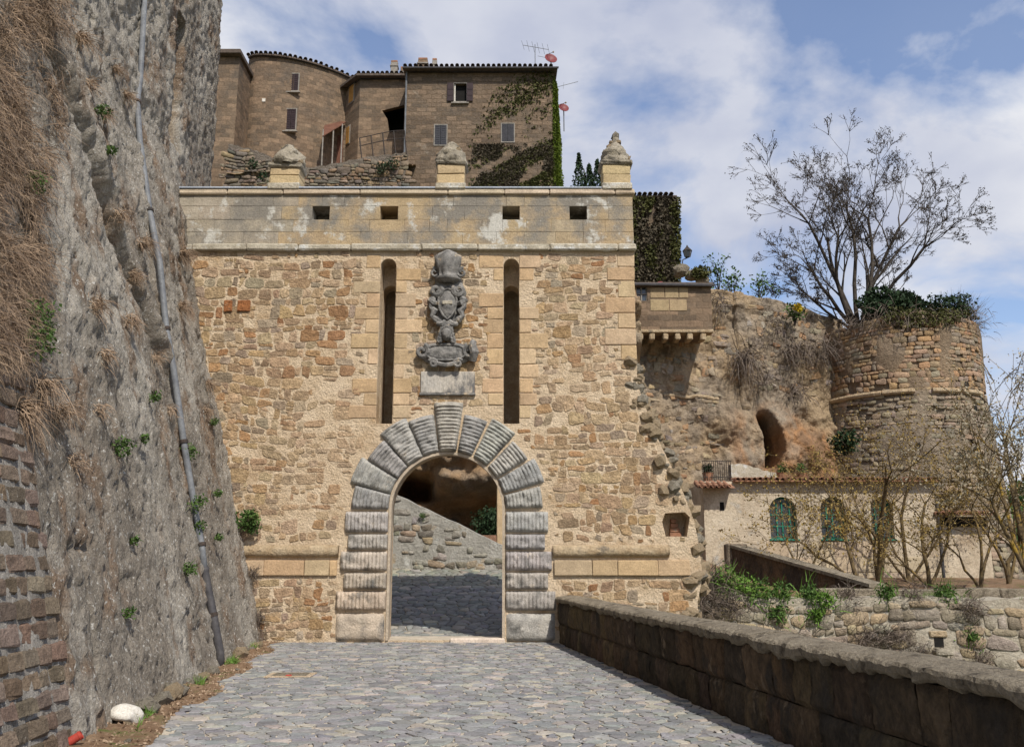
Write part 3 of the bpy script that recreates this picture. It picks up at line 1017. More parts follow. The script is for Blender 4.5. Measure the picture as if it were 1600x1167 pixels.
x = -8.3; xe2 = xe + .05
while x < xe2 - .05:
    wd = min(random.uniform(1.0, 2.0), xe2 - x)
    v, f = bevbox(x, x + wd - .005, FY - .075, FY + .95, ZP1, ZP1 + .125, .022, .006)
    part('parapet_coping', v, f, M['ashlar'], gw, col=[vary((.47, .39, .29), .08)] * len(v)); x += wd
for a, b_ in ((-8.2, P(421, 296, FY)[0]), (P(467, 296, FY)[0], P(681, 296, FY)[0]), (P(727, 296, FY)[0], P(940, 296, FY)[0])):
    B().box(a, b_ - .01, FY - .10, FY + .97, ZP1 + .127, ZP1 + .165, .008).build('lead_flashing', M['lead'], gw)

# three pinnacles on the parapet
for (u0, u1, vt, tall) in ((422, 468, 262, 0), (683, 726, 258, 0), (942, 985, 258, 1)):
    pxa, pxb = P(u0, 275, FY)[0], P(u1, 275, FY)[0]; zt = ZV(vt, FY) ; cxp = (pxa + pxb) / 2; hw = (pxb - pxa) / 2
    pn = part('pinnacle', *bevbox(cxp - hw - .03, cxp + hw + .03, FY - .11, FY + .62, ZP1 + .11, ZP1 + .26, .02, .006), M['cornice'], gw)
    zc = (ZP1 + .262 + zt) / 2
    for (za_, zb_) in ((ZP1 + .262, zc), (zc + .006, zt)):
        v, f = bevbox(cxp - hw, cxp + hw, FY - .03, FY + .5, za_, zb_, .02, .01)
        part('pinnacle_block', v, f, M['ashlar'], pn, col=[vary((.43, .335, .20), .06)] * len(v))
    th_, al_ = np.meshgrid(np.linspace(0, 1, 12), np.linspace(0, 2 * math.pi, 21), indexing='ij')
    pr_ = np.interp(th_, [0, .12, .3, .45, .7, .9, 1], [1.08, 1.15, .95, 1.0, .62, .32, .02]) * hw
    qn = np.stack([np.cos(al_) * 2 + cxp, np.sin(al_) * 2, th_ * 4], -1)
    pr_ = pr_ * (1 + .22 * fbm(qn, 4, 91, .6))
    part('carved_cap', np.stack([cxp + pr_ * np.cos(al_), FY + .22 + pr_ * np.sin(al_), zt + .08 + th_ * .60], -1).reshape(-1, 3), gridf(12, 21), M['core1'], pn, smooth=False)
    for k in range(26):      # eroded lumps bedded in it
        t = random.random(); s_ = random.uniform(.05, .10)
        w_ = hw * (1.12 - t ** 1.3 * .8)
        me = random.choice(LUMPS)
        addlump('cap_stone', me, pn, (cxp + random.uniform(-w_, w_), FY + .22 + random.uniform(-.28, .28) * (1.1 - t), zt + .10 + t * .55), (s_, s_, s_ * .8))
    v, f = bevbox(cxp - hw - .05, cxp + hw + .05, FY - .08, FY + .55, zt + .004, zt + .10, .03, .02)
    part('cap_slab', v, f, M['core1'], pn)
    if tall:
        B().tube([(cxp + .02, FY + .22, zt + .55), (cxp + .02, FY + .22, zt + .76)], [.09, .08], 8).build('finial_stem', M['core1'], pn)
        addlump('finial_ball', LUMPS[1], pn, (cxp + .02, FY + .22, zt + .82), (.095, .095, .095))

# ------------------------------------------------------------------ carved arms over the arch
def scroll(cx, cz, r0, turns, sgn, start, y, rad, n=26):
    return [(cx + sgn * math.cos(start + turns * 2 * math.pi * k / n) * r0 * (1 - .75 * k / n), y - .03 * k / n, cz + math.sin(start + turns * 2 * math.pi * k / n) * r0 * (1 - .75 * k / n)) for k in range(n + 1)]


def relief(name, poly, y0, h, m, parent, edge=0.25, dome=0.3, n=4):
    """domed slab standing off the wall: outline in x,z"""
    p = np.array(poly); c = p.mean(0); m_ = len(p); v = []; f = []
    lv = [(1.0, 0.0), (1.0, h * .6), (.93, h * .9), (.75, h), (.4, h * (1 + dome * .7)), (.12, h * (1 + dome))]
    for s_, hh in lv:
        v += [(c[0] + (q[0] - c[0]) * s_, y0 - hh, c[1] + (q[1] - c[1]) * s_) for q in p]
    for r in range(len(lv) - 1):
        f += [(r * m_ + k, r * m_ + (k + 1) % m_, (r + 1) * m_ + (k + 1) % m_, (r + 1) * m_ + k) for k in range(m_)]
    f.append(tuple((len(lv) - 1) * m_ + k for k in range(m_)))
    return part(name, v, f, m, parent, smooth=True)


def fz(u, v): q = P(u, v, FY); return q[0], q[2]


ac = root('coat_of_arms', 'weathered grey carved coat of arms with crowned shield high above the arch', 'coat of arms', (fz(700, 480)[0], FY, fz(700, 515)[1]))
X0 = fz(700, 480)[0]
zs = [fz(700, v)[1] for v in (396, 436, 444, 470, 512, 530)]
# leafy backing of the whole device
ol = []
for a in np.linspace(0, 2 * math.pi, 64, endpoint=False):
    zz_ = math.sin(a); xx_ = math.cos(a)
    wx = .37 * (1 - .38 * max(0, -zz_) ** 1.5 - .22 * max(0, zz_) ** 2)
    lob = 1 + .10 * math.sin(11 * a) + .05 * math.sin(17 * a + 1)
    ol.append((X0 + xx_ * wx * lob, (zs[0] + zs[5]) / 2 - .02 + zz_ * .78 * (1 + .04 * math.sin(9 * a))))
relief('mantle', ol, FY + .01, .085, M['carved'], ac, dome=.25)
# crown
b = B(); prof = [(.10, zs[1] - .14), (.25, zs[1] - .08), (.27, zs[1] - .03), (.20, zs[1] + .01), (.21, zs[1] + .10), (.25, zs[1] + .20), (.29, zs[0] - .15), (.25, zs[0] - .10), (.19, zs[0] - .05), (.04, zs[0] + .03)]
nn = 20
for i, (r, zc) in enumerate(prof):
    for k in range(nn):
        a = 2 * math.pi * k / nn; rr = r * (1 + (.13 * math.cos(7 * a) if 2 < i < 8 else 0)) * random.uniform(.93, 1.07)
        b.v.append((X0 + rr * math.cos(a), FY - .14 + rr * .85 * math.sin(a), zc))
b.f = [(i * nn + k, i * nn + (k + 1) % nn, (i + 1) * nn + (k + 1) % nn, (i + 1) * nn + k) for i in range(len(prof) - 1) for k in range(nn)]
b.build('crown', M['carved'], ac, smooth=True)
for sgn in (-1, 1):
    B().tube(scroll(X0 + sgn * .30, zs[1] + .10, .11, 1.3, sgn, 1.2, FY - .12, .03), [.045 - .0009 * k for k in range(27)], 6).build('crown_scroll', M['carved'], ac)
# shield with rim, scrolled mantling and foot
so_ = [(-.17, .27), (0, .32), (.17, .27), (.20, .05), (.17, -.14), (.09, -.29), (0, -.37), (-.09, -.29), (-.17, -.14), (-.20, .05)]
zc = (zs[2] + zs[4]) / 2 + .02
pol_ = []
for k in range(len(so_)):
    a, c = so_[k], so_[(k + 1) % len(so_)]
    pol_ += [a, ((a[0] + c[0]) / 2, (a[1] + c[1]) / 2)]
sh = relief('shield', [(X0 + q[0], zc + q[1]) for q in pol_], FY - .02, .16, M['carved'], ac)
B().tube([(X0 + q[0], FY - .17, zc + q[1]) for q in pol_ + pol_[:1]], .026, 6, False).build('rim', M['carved'], sh)
b = B()
b.box(X0 - .11, X0 + .11, FY - .235, FY - .20, zc - .05, zc + .03, .01)
b.build('charge', M['cornice'], sh)
for sgn in (-1, 1):
    B().tube(scroll(X0 + sgn * .25, zc + .28, .13, 1.4, sgn, 2.4, FY - .15, .03), [.075 - .0018 * k for k in range(27)], 7).build('upper_scroll', M['carved'], ac)
    B().tube([(X0 + sgn * q[0], FY - q[2], zc + q[1]) for q in ((.27, .22, .1), (.34, .05, .14), (.36, -.10, .16), (.28, -.18, .15), (.33, -.30, .17), (.24, -.38, .14), (.14, -.42, .12))], [.05, .085, .06, .09, .06, .08, .04], 7).build('mantling', M['carved'], ac)
    B().tube([(X0 + sgn * q[0], FY - q[2], zc + q[1]) for q in ((.24, .0, .12), (.31, -.02, .2), (.40, .06, .17), (.37, .14, .12))], [.05, .07, .055, .02], 7).build('leaf_curl', M['carved'], ac)
    B().tube([(X0 + sgn * q[0], FY - q[2], zc + q[1]) for q in ((.04, -.42, .16), (.12, -.50, .19), (.20, -.48, .17), (.22, -.40, .14))], [.06, .07, .055, .02], 7).build('foot_curl', M['carved'], ac)
b = B(); b.box(X0 - .13, X0 + .13, FY - .22, FY + .01, zs[5] - .02, zc - .42, .03); b.build('corbel', M['carved'], ac)

cu_ = root('cartouche', 'grey carved oval cartouche with scrolls and a small carved head under the shield', 'cartouche', (X0, FY, fz(700, 578)[1]))
cz = fz(700, 553)[1]
ov = [(X0 - .02 + .42 * math.copysign(abs(math.cos(a)) ** .7, math.cos(a)), cz + .17 * math.copysign(abs(math.sin(a)) ** .8, math.sin(a))) for a in np.linspace(0, 2 * math.pi, 33)[:-1]]
relief('back_plate', [(X0 - .02 + (q[0] - X0 + .02) * 1.32, cz + (q[1] - cz) * 1.45 - .01) for q in ov], FY + .0, .12, M['carved'], cu_, dome=.05)
relief('oval_field', ov, FY - .10, .07, M['carved'], cu_, dome=.5)
B().tube([(q[0], FY - .17, q[1]) for q in ov + ov[:1]], .024, 6, False).build('oval_rim', M['carved'], cu_)
for sgn in (-1, 1):
    B().tube(scroll(X0 - .02 + sgn * .27, cz - .25, .10, 1.3, sgn, .6, FY - .17, .03), [.045 - .0009 * k for k in range(27)], 6).build('volute', M['carved'], cu_)
    B().tube(scroll(X0 - .02 + sgn * .52, cz + .02, .15, 1.2, sgn, 1.9, FY - .13, .03), [.07 - .0014 * k for k in range(27)], 6).build('side_scroll', M['carved'], cu_)
B().tube([(X0 - .3, FY - .16, cz - .22), (X0 - .12, FY - .18, cz - .27), (X0 - .02, FY - .19, cz - .29), (X0 + .1, FY - .18, cz - .27), (X0 + .26, FY - .16, cz - .22)], .05, 6).build('lower_roll', M['carved'], cu_)
B().tube([(X0 + .56, FY - .12, cz - .18), (X0 + .60, FY - .2, cz), (X0 + .55, FY - .2, cz + .15), (X0 + .58, FY - .16, cz + .24)], [.08, .10, .09, .07], 7).build('side_herm', M['carved'], cu_)
# carved head: face with brow, nose, chin, and curls
hz = fz(700, 527)[1]
a_ = np.linspace(0, math.pi, 13); b2 = np.linspace(0, 2 * math.pi, 19)
A_, B_ = np.meshgrid(a_, b2, indexing='ij')
hx, hy, hzz = np.sin(A_) * np.cos(B_), np.sin(A_) * np.sin(B_), np.cos(A_)
fr = np.clip(-hy, 0, 1)
rr = 1 + fr * (.30 * np.exp(-((hx / .16) ** 2) - ((hzz + .08) / .22) ** 2) - .22 * np.exp(-(((np.abs(hx) - .34) / .17) ** 2) - ((hzz - .12) / .12) ** 2) - .14 * np.exp(-((hx / .25) ** 2) - ((hzz + .42) / .07) ** 2) + .08 * np.exp(-((hx / .2) ** 2) - ((hzz + .72) / .15) ** 2))
v = np.stack([X0 - .01 + .115 * hx * rr, FY - .20 + .14 * hy * rr, hz + .02 + .15 * hzz * rr], -1).reshape(-1, 3)
hd = part('head', v, gridf(13, 19), M['carved'], cu_, smooth=True)
for sgn in (-1, 1):
    for k in range(4):
        B().tube(scroll(X0 - .01 + sgn * (.10 + .02 * k), hz + .10 - .075 * k, .05, 1.1, sgn, 1.0, FY - .19, .02, 10), [.05 - .002 * j for j in range(11)], 6).build('curl', M['carved'], hd)
B().tube([(X0 - .12, FY - .17, hz + .10), (X0 - .01, FY - .25, hz + .165), (X0 + .10, FY - .17, hz + .10)], .055, 6).build('fringe', M['carved'], hd)
a, c = fz(657, 616), fz(742, 581)
sp = root('memorial_tablet', 'blank pale stained stone tablet under the oval cartouche', 'tablet', ((a[0] + c[0]) / 2, FY, a[1]))
part('slab', *bevbox(a[0], c[0], FY - .055, FY + .02, a[1] + .02, c[1], .012, .003), mat('stained_marble', (.36, .34, .31), (.50, .43, .34), 1.8, 0.4, 30, streak=.5, patch=((.13, .125, .12), 2.4, .47, .58), patch2=((.58, .46, .32), 1.6, .58, .68)), sp)
B().box(a[0] - .02, c[0] + .02, FY - .085, FY + .02, a[1] - .03, a[1] + .018, .01).build('ledge', M['carved'], sp)

# ------------------------------------------------------------------ low wall on the right of the road
lw = root('low_wall', 'long low dark tufa block wall, darkened further for shade, with crusted coping edging the paved road', 'wall', (xr(10), 10, 0))
DK_SHADE = [(.085, .062, .041), (.105, .074, .046), (.08, .06, .042), (.12, .082, .048), (.097, .072, .048), (.14, .098, .058)]  # dark tufa tones, lowered further to deepen the wall's shade
zc = [-0.05, .36, .79]
for i in range(2):
    y = 1.0 - random.random() * .5
    while y < FY - .12:
        ln = min(random.uniform(.32, .72), FY - .1 - y)
        o1 = random.uniform(-.012, .012)
        z0_, z1_ = (zc[i] + .003, zc[i + 1] - .003); ny, nz_ = max(6, int(ln / .05)), 9
        Sg, Tg = np.meshgrid(np.linspace(0, 1, ny), np.linspace(0, 1, nz_), indexing='ij')
        Yg = y + .003 + (ln - .006) * Sg; Zg = z0_ + (z1_ - z0_) * Tg
        ed = np.minimum(np.minimum(Sg * ln, (1 - Sg) * ln), np.minimum(Tg, 1 - Tg) * (z1_ - z0_))
        hgt_ = .035 * np.clip(ed / .05, 0, 1) ** .5 + .022 * fbm(np.stack([Yg * 5, Zg * 5, Yg * 0 + i * 7], -1), 4, 66, .65) - .05 * np.clip(fbm(np.stack([Yg * 1.6, Zg * 2.2, Yg * 0 + 3], -1), 3, 68) - .3, 0, 1)
        v = np.stack([xr(Yg) + .02 + o1 - hgt_, Yg, Zg], -1).reshape(-1, 3)
        bk = np.array([(xr(a_[1]) + .44, a_[1], a_[2]) for a_ in v]); nq = len(v)
        f = [tuple(a_) for a_ in gridf(ny, nz_)] + [(0, nq, nq + nz_ - 1, nz_ - 1), ((ny - 1) * nz_, nq + (ny - 1) * nz_, 2 * nq - 1, nq - 1)]
        f += [tuple(q_ + nq for q_ in a_) for a_ in gridf(ny, nz_)[::1]]
        v = np.concatenate([v, bk])
        part('wall_block', v, f, M['darkwall'], lw, col=[vary(random.choice(DK_SHADE), .22)] * len(v), smooth=False)
        y += ln
y = 0.9
while y < FY - .1:
    ln = min(random.uniform(1.3, 2.3), FY - .06 - y); dz = random.uniform(-.012, .012)
    ny = max(8, int(ln / .045))
    prof = [(-.02, .795), (-.05, .82), (-.055, .86), (-.035, .885), (.03, .905), (.12, .915), (.22, .925), (.33, .915), (.43, .905), (.49, .875), (.50, .80), (.46, .775)]
    S_, K_ = np.meshgrid(np.linspace(y + .004, y + ln - .004, ny), np.arange(len(prof)), indexing='ij')
    px_ = np.array([q[0] for q in prof])[K_]; pz_ = np.array([q[1] for q in prof])[K_]
    q = np.stack([px_ * 5, S_ * 5, pz_ * 5], -1)
    n1 = fbm(q * 2, 4, 61, .6); n2 = fbm(np.stack([S_ * 9, S_ * 0, K_ * .3], -1), 4, 63, .65)
    edge = np.where((K_ < 4) | (K_ > 8), 1.0, 0.25)
    X_ = xr(S_) + px_ + n2 * .012 * edge * np.where(K_ < 6, -1, 1)
    Z_ = pz_ + dz + n1 * .010 * (0.5 + edge) - np.where((K_ < 2), np.maximum(0, n2) * .035, 0)
    v = np.stack([X_, S_, Z_], -1).reshape(-1, 3); m_ = len(prof)
    f = [tuple(a) for a in gridf(ny, m_)] + [(i * m_, (i + 1) * m_, (i + 1) * m_ + m_ - 1, i * m_ + m_ - 1) for i in range(ny - 1)] + [tuple(range(m_)), tuple(range((ny - 1) * m_, ny * m_))]
    part('coping_slab', v, f, M['coping'], lw)
    y += ln

# ------------------------------------------------------------------ behind the gate: ramp, retaining wall, cliff with a cave
def rampz(y): return np.maximum(0.0, .21 * (y - 21.5))


def ramp(s, t):
    return np.stack([s, t, rampz(t) - .03 + .02 * fbm(np.stack([s * 2, t * 2, s * 0], 1), 3)], 1)


rp = grid('ramp', np.linspace(-9, 3.2, 50), np.linspace(FY + 0.9, 30, 60), ramp, M['joint'], kind='structure')
pol = [p for p in cells(course_seeds(-4.6, 1.6, FY + 1.0, 28.2, .22, .27, .6, .5), -5, 2, FY + .8, 28.6) if p[:, 1].min() > FY + 1.0]
lay(pol, rp, M['flag'], 'paving_stone', lambda x, y, h: (x, y, float(rampz(y)) + h - .02), lambda c: vary(mixc(random.choice(FLAG), (.17, .17, .09), .35 if c[1] > 26 else .15), .15), gap=.012, h=.03, fill='paving_fill', nmax=120, key=lambda p: p[:, 1].mean())


def rtop(x): return np.interp(x, [-9, -3.8, -.2, 3.4], [6.0, 3.72, 2.05, 1.55])


rw = root('retaining_wall', 'grey sloping rubble retaining wall seen through the arch', 'wall', (-2, 28, 1.3))
b = B(); xs = np.linspace(-9, 3.4, 40)
vv = []
for x in xs:
    t = float(rtop(x)) + random.uniform(-.03, .03); vv += [(x, 28.0, .2), (x, 28.0, t), (x, 28.5, t + .03), (x, 28.5, .2)]
b.add(vv, [(i * 4 + k, i * 4 + k + 1, i * 4 + 5 + k, i * 4 + 4 + k) for i in range(39) for k in range(3)])
b.build('wall_core', mat('grey_mortar', (.27, .255, .22), (.37, .35, .31), 1.2, 0.9, 12, patch=((.46, .45, .41), 2.2, .56, .66), patch2=((.35, .25, .14), 1.6, .58, .7), bdist=.05), rw)
GR = [(.27, .25, .21), (.32, .30, .26), (.23, .215, .185), (.36, .30, .21), (.37, .355, .32), (.25, .225, .185)]
pol = [p for p in rubble(-5.5, 1.8, 1.0, 4.8, .22, .34, .25, .08, 9) if all(q[1] < rtop(q[0]) - .03 and q[1] > 1.2 for q in p)]
pol = [p for p in pol if random.random() < .5]
lay(pol, rw, M['rubble'], 'stone', lambda x, z, h: (x, 28.0 - h, z), lambda c: vary(random.choice(GR), .2), gap=.016, h=.03, fill='stone_fill', nmax=300)


def cliffb(s, t):
    q = np.stack([s * .35, t * .35, s * 0], 1)
    y = 33.0 + 0.9 * fbm(q, 4, 4) + .35 * fbm(q * 4, 4, 9) + .22 * np.maximum(0, t - 6)
    y = y + .3 * fbm(np.stack([s * .5, t * 2.6, s * 0], 1), 3, 17) + .16 * fbm(np.stack([s * 3.5, t * 3.5, s * 0], 1), 4, 19, .6)
    cave = np.exp(-(((s + 1.4) / 1.7) ** 4) - (((t - 2.7) / 1.35) ** 4)) + .8 * np.exp(-(((s + 3.9) / 0.9) ** 4) - (((t - 4.3) / .5) ** 4))
    y = y + 3.2 * np.clip(cave, 0, 1)
    top = np.clip((t - 11) / 8.5, 0, 1)
    return np.stack([s, y + top * 5.0, t], 1)


OR = np.array([.36, .22, .115]); TN = np.array([.34, .265, .175]); GY = np.array([.235, .205, .165])


def cliffcol(s, t, v):
    g = fbm(v * np.array([.4, .3, .35]), 4, 90); g2 = fbm(v * .9, 3, 95)
    a = np.clip(.5 + g, 0, 1)[:, None]; c = OR * a + TN * (1 - a); k = np.clip(g2 - .1, 0, .8)[:, None]
    return c * (1 - k) + GY * k


hc = grid('hillside', np.linspace(-16, 5.0, 220), np.linspace(.3, 18.4, 200), cliffb, M['cliff'], colfn=cliffcol, kind='structure')


def hilltop(s, t):
    z = 18.2 + (t - 39) * .19 + .2 * fbm(np.stack([s * .4, t * .4, s * 0], 1), 3)
    return np.stack([s, t, z], 1)


grid('hilltop', np.linspace(-30, 4.6, 60), np.linspace(39, 75, 40), hilltop, M['valley'], kind='structure')
tuft('cave_shrub', 'dark green shrub in the cave mouth seen through the arch', 'shrub', (-.75, 32.3, 2.6), (0, -.5, .8), 60, .9, .012, M['leaf_dark'], .3, .5, leafm=M['leaf_dark'], nl=1300, lsize=.06)
tuft('ledge_plant', 'small green plant on the sloping retaining wall behind the arch', 'plant', (-2.75, 27.95, 2.95), (0, -.6, .6), 12, .16, .01, M['leaf'], .6, .5, leafm=M['leaf'], nl=70, lsize=.03)
pp = root('pale_pillar', 'pale stone pillar standing on the retaining wall behind the arch', 'pillar', (-.32, 28.9, 1.9))
B().box(-.48, -.12, 28.7, 29.1, 1.7, 4.6, .02).build('shaft', M['ashlar'], pp, col=(.46, .35, .22))
B().box(-1.15, -.49, 28.62, 29.0, 1.7, 2.42, .02).build('low_block', M['block'], pp, col=(.3, .17, .11))

# ------------------------------------------------------------------ rampart and terrace on the right
TY = 20.3
def rtopz(x): return .80 + .10 * math.sin(x * .9) * .4 + (.32 * math.exp(-((x - 4.3) / .9) ** 2))


def terr(s, t):
    z = .74 + .034 * (t - TY) + .34 * np.exp(-((s - 4.4) / 1.0) ** 2 - ((t - 20.8) / 1.2) ** 2) + .05 * fbm(np.stack([s, t, s * 0], 1), 3)
    z = z + np.where(t > 22, .12 * np.clip((7.5 - s) / 2, 0, 1) * (t - 22), 0)
    z = np.where(s > 16, z - (s - 16) * .8, z)
    return np.stack([s, t, z], 1)


grid('terrace', np.linspace(3.2, 20, 90), np.linspace(TY + .1, 36, 90), terr, M['dirt'], kind='structure')
ra = root('rampart_wall', 'sunlit pale rubble rampart wall with plants on top below the terrace', 'wall', (8, TY, -3.4))
b = B(); xs = np.linspace(3.3, 18, 60); vv = []
for x in xs:
    t = rtopz(x) + random.uniform(-.05, .05); vv += [(x, TY, -3.4), (x, TY, t), (x, TY + .6, t + .02), (x, TY + .6, -3.4)]
b.add(vv, [(i * 4 + k, i * 4 + k + 1, i * 4 + 5 + k, i * 4 + 4 + k) for i in range(59) for k in range(3)])
b.build('wall_core', mat('rampart_mortar', (.36, .31, .235), (.47, .42, .335), 1.2, 0.9, 16, patch=((.24, .19, .135), 1.3, .52, .68), patch2=((.32, .31, .28), 2.2, .58, .7), bdist=.05), ra)
RP = [(.41, .33, .23), (.36, .31, .24), (.33, .285, .22), (.44, .35, .235), (.30, .25, .19), (.38, .34, .28)]
hx_, hz_ = P(1467, 1003, TY)[0], P(1467, 1003, TY)[2]
pol = []
for p in rubble(3.6, 17.6, -2.2, .9, .26, .38, .22, .06, 5):
    c = p.mean(0)
    if all(q[1] < rtopz(q[0]) - .02 for q in p) and not (abs(c[0] - hx_) < .3 and abs(c[1] - hz_) < .22):
        pol.append(p)
lay(pol, ra, M['rubble'], 'stone', lambda x, z, h: (x, TY - h, z), lambda c: vary(random.choice(RP), .13), gap=.013, h=.035, jit=.012, nmax=300)
B().box(hx_ - .10, hx_ + .10, TY - .012, TY + .01, hz_ - .10, hz_ + .10).build('drain_hole', M['black'], ra)
part('drain_spout', *bevbox(hx_ - .18, hx_ + .18, TY - .28, TY + .05, hz_ - .27, hz_ - .12, .03, .015), M['core1'], ra)
part('lintel', *bevbox(hx_ - .20, hx_ + .18, TY - .05, TY + .05, hz_ + .105, hz_ + .24, .02, .008), M['core2'], ra)

# parapet of the path that climbs behind the rampart
pa = root('path_parapet', 'dark sloping stone parapet beside the small path behind the rampart', 'wall', (6.4, 26, .9))
A0, A1 = np.array([6.45, 26.2]), np.array([8.5, 21.4]); n_ = 9
for k in range(n_):
    q0 = A0 + (A1 - A0) * k / n_; q1 = A0 + (A1 - A0) * (k + 1) / n_
    z0a, z1a = 2.08 - .98 * k / n_, 2.08 - .98 * (k + 1) / n_
    nv = np.array([-(A1 - A0)[1], (A1 - A0)[0]]) / np.linalg.norm(A1 - A0) * .2
    for nm, dz0, dz1, wd, mm in (('parapet_block', -1.3, -.085, 1.0, 'darkwall'), ('coping_slab', -.08, 0, 1.25, 'coping')):
        v = []
        e = (q1 - q0) * .004
        for (q, zt) in ((q0 + e, z0a), (q1 - e, z1a)):
            for sg in (-1, 1):
                for dz in (dz0, dz1):
                    v.append((q[0] + nv[0] * sg * wd, q[1] + nv[1] * sg * wd, zt + dz))
        part(nm, v, [(0, 1, 3, 2), (4, 6, 7, 5), (0, 4, 5, 1), (2, 3, 7, 6), (0, 2, 6, 4), (1, 5, 7, 3)], M[mm], pa, col=[vary(random.choice(DK_SHADE), .15)] * 8)
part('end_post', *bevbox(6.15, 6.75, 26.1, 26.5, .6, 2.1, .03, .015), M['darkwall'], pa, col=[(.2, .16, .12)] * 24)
tw = root('terrace_kerb', 'low stone kerb along the back of the grassy rampart top', 'kerb', (9.5, 21.5, .7))
x = 7.0
while x < 12.4:
    ln = random.uniform(.6, 1.1)
    part('kerb_stone', *bevbox(x, x + ln - .01, 21.2, 21.5, .6, 1.0 + random.uniform(-.03, .02), .03, .012), M['coping'], tw); x += ln

# ------------------------------------------------------------------ lower building with green arched windows
def tilemesh(r=.085, ln=.42):
    b = B(); n_ = 7
    for y_, k in ((0, 1.0), (ln, .8)):
        for rr in (r, r - .016):
            b.v += [(rr * k * math.cos(math.pi * i / (n_ - 1)), y_, rr * k * math.sin(math.pi * i / (n_ - 1))) for i in range(n_)]
    f = []
    for i in range(n_ - 1):
        f += [(i, i + 1, 2 * n_ + i + 1, 2 * n_ + i), (n_ + i, 3 * n_ + i, 3 * n_ + i + 1, n_ + i + 1), (i, n_ + i, n_ + i + 1, i + 1)]
    me = bpy.data.meshes.new('roof_tile'); me.from_pydata(b.v, [], f)
    return me


TILE = tilemesh(); TILE.materials.append(M['tile'])
TILED = tilemesh(.11, .5); TILED.materials.append(M['tile_dark'])


def tiles(parent, me, x0, x1, y, z, step, rows=1, tilt=R(17), dy=.36, slope=None, turn=0):
    off = np.zeros(3); b_ = parent
    while b_ is not None:
        off += np.array(b_.location); b_ = b_.parent
    n_ = int((x1 - x0) / step)
    for r_ in range(rows):
        for k in range(n_):
            x = x0 + (k + .5) * step
            zz_ = z + (slope * (x - x0) if slope else 0) + r_ * dy * math.tan(tilt)
            o = link('roof_tile', me, parent, tuple(np.array((x, y + r_ * dy, zz_ + random.uniform(-.012, .012))) - off))
            o.rotation_euler = (tilt, random.uniform(-.04, .04), random.uniform(-.05, .05) + turn)


BY = 30.0
lb = root('lower_building', 'long cream plastered building with three green arched windows and tiled roof', 'building', (10, BY, .7))
bx0, bx1 = P(1100, 800, BY)[0], P(1462, 800, BY)[0]; bz = ZV(752, BY)
wins = [(P(a, 810, BY)[0], P(b_, 810, BY)[0]) for a, b_ in ((1203, 1245), (1283, 1322), (1362, 1396))]
zw0, zw1 = ZV(842, BY), ZV(776, BY)
holes = [archpoly((a + c) / 2, (c - a) / 2, zw0, zw1 - (c - a) / 2 * 1.0, 14) for a, c in wins]
plate('wall', [(bx0, .3), (bx1, .3), (bx1, bz), (bx0, bz)], holes, BY, BY + .35, M['cream'], lb)
B().box(bx0, bx1, BY + .36, BY + 5.5, .3, bz - .05).build('rear_rooms', M['cream'], lb)
for i, (a, c) in enumerate(wins):
    r_ = (c - a) / 2; cx_ = (a + c) / 2
    wn = plate('window', archpoly(cx_, r_, zw0, zw1 - r_, 14), [archpoly(cx_, r_ - .05, zw0 + .06, zw1 - r_, 14)], BY + .20, BY + .26, M['green'], lb)
    plate('pane', archpoly(cx_, r_ - .05, zw0 + .06, zw1 - r_, 14), [], BY + .225, BY + .235, M['glass'], wn)
    for xx in (cx_ - .16, cx_ + .02, cx_ + .27):
        B().box(xx - .022, xx + .022, BY + .185, BY + .245, zw0 + .05, zw1 - r_ * .35).build('mullion', M['green'], wn)
    for zz_ in (zw0 + .42, zw0 + .80):
        B().box(a + .05, c - .05, BY + .188, BY + .242, zz_ - .018, zz_ + .018).build('glazing_bar', M['green'], wn)
    B().box(a - .05, c + .05, BY - .06, BY + .3, zw0 - .055, zw0 - .003, .01).build('sill', M['green'] if i < 2 else M['green'], wn)
for u in (1128,):
    q = P(u, 790, BY); B().box(q[0] - .07, q[0] + .07, BY - .006, BY + .01, q[2] - .16, q[2] + .12).build('vent', M['black'], lb)
for u in (1249, 1337):
    q = P(u, 874, BY); B().tube([(q[0], BY - .008, q[2]), (q[0], BY + .02, q[2])], .075, 10).build('wall_hole', M['black'], lb)
# ashlar skirting below the windows
x = bx0 + 2
while x < bx1 - .2:
    for (z0, z1) in ((.75, 1.25), (1.26, 1.75), (1.76, 2.26)):
        if random.random() < .85:
            part('facing_block', *bevbox(x, x + .72, BY - .02, BY + .03, z0, z1, .012, .004), M['ashlar'], lb, col=[vary((.44, .36, .26), .1)] * 24)
    x += .74
rf = part('roof', [(bx0 + 1.0, BY - .3, bz - .03), (bx1 + .1, BY - .3, bz - .03), (bx1 + .1, BY + 5.4, bz + .22), (bx0 + 1.0, BY + 5.4, bz + .22), (bx0 + 1.0, BY - .3, bz + .03), (bx1 + .1, BY - .3, bz + .03), (bx1 + .1, BY + 5.4, bz + .28), (bx0 + 1.0, BY + 5.4, bz + .28)], [(0, 1, 2, 3), (4, 7, 6, 5), (0, 4, 5, 1), (1, 5, 6, 2), (2, 6, 7, 3), (3, 7, 4, 0)], M['tile'], lb)
tiles(rf, TILE, bx0 + 1.0, bx1 + .1, BY - .36, bz + .03, .185, 2, tilt=R(4))
lr = P(1097, 762, BY)
pr = part('porch_roof', [(bx0 - .3, BY - .55, lr[2] - .05), (bx0 + .95, BY - .55, lr[2] - .05), (bx0 + .95, BY + .2, lr[2] + .18), (bx0 - .3, BY + .2, lr[2] + .18)], [(0, 1, 2, 3)], M['tile'], lb)
tiles(pr, TILE, bx0 - .3, bx0 + .95, BY - .6, lr[2] - .03, .185, 2)
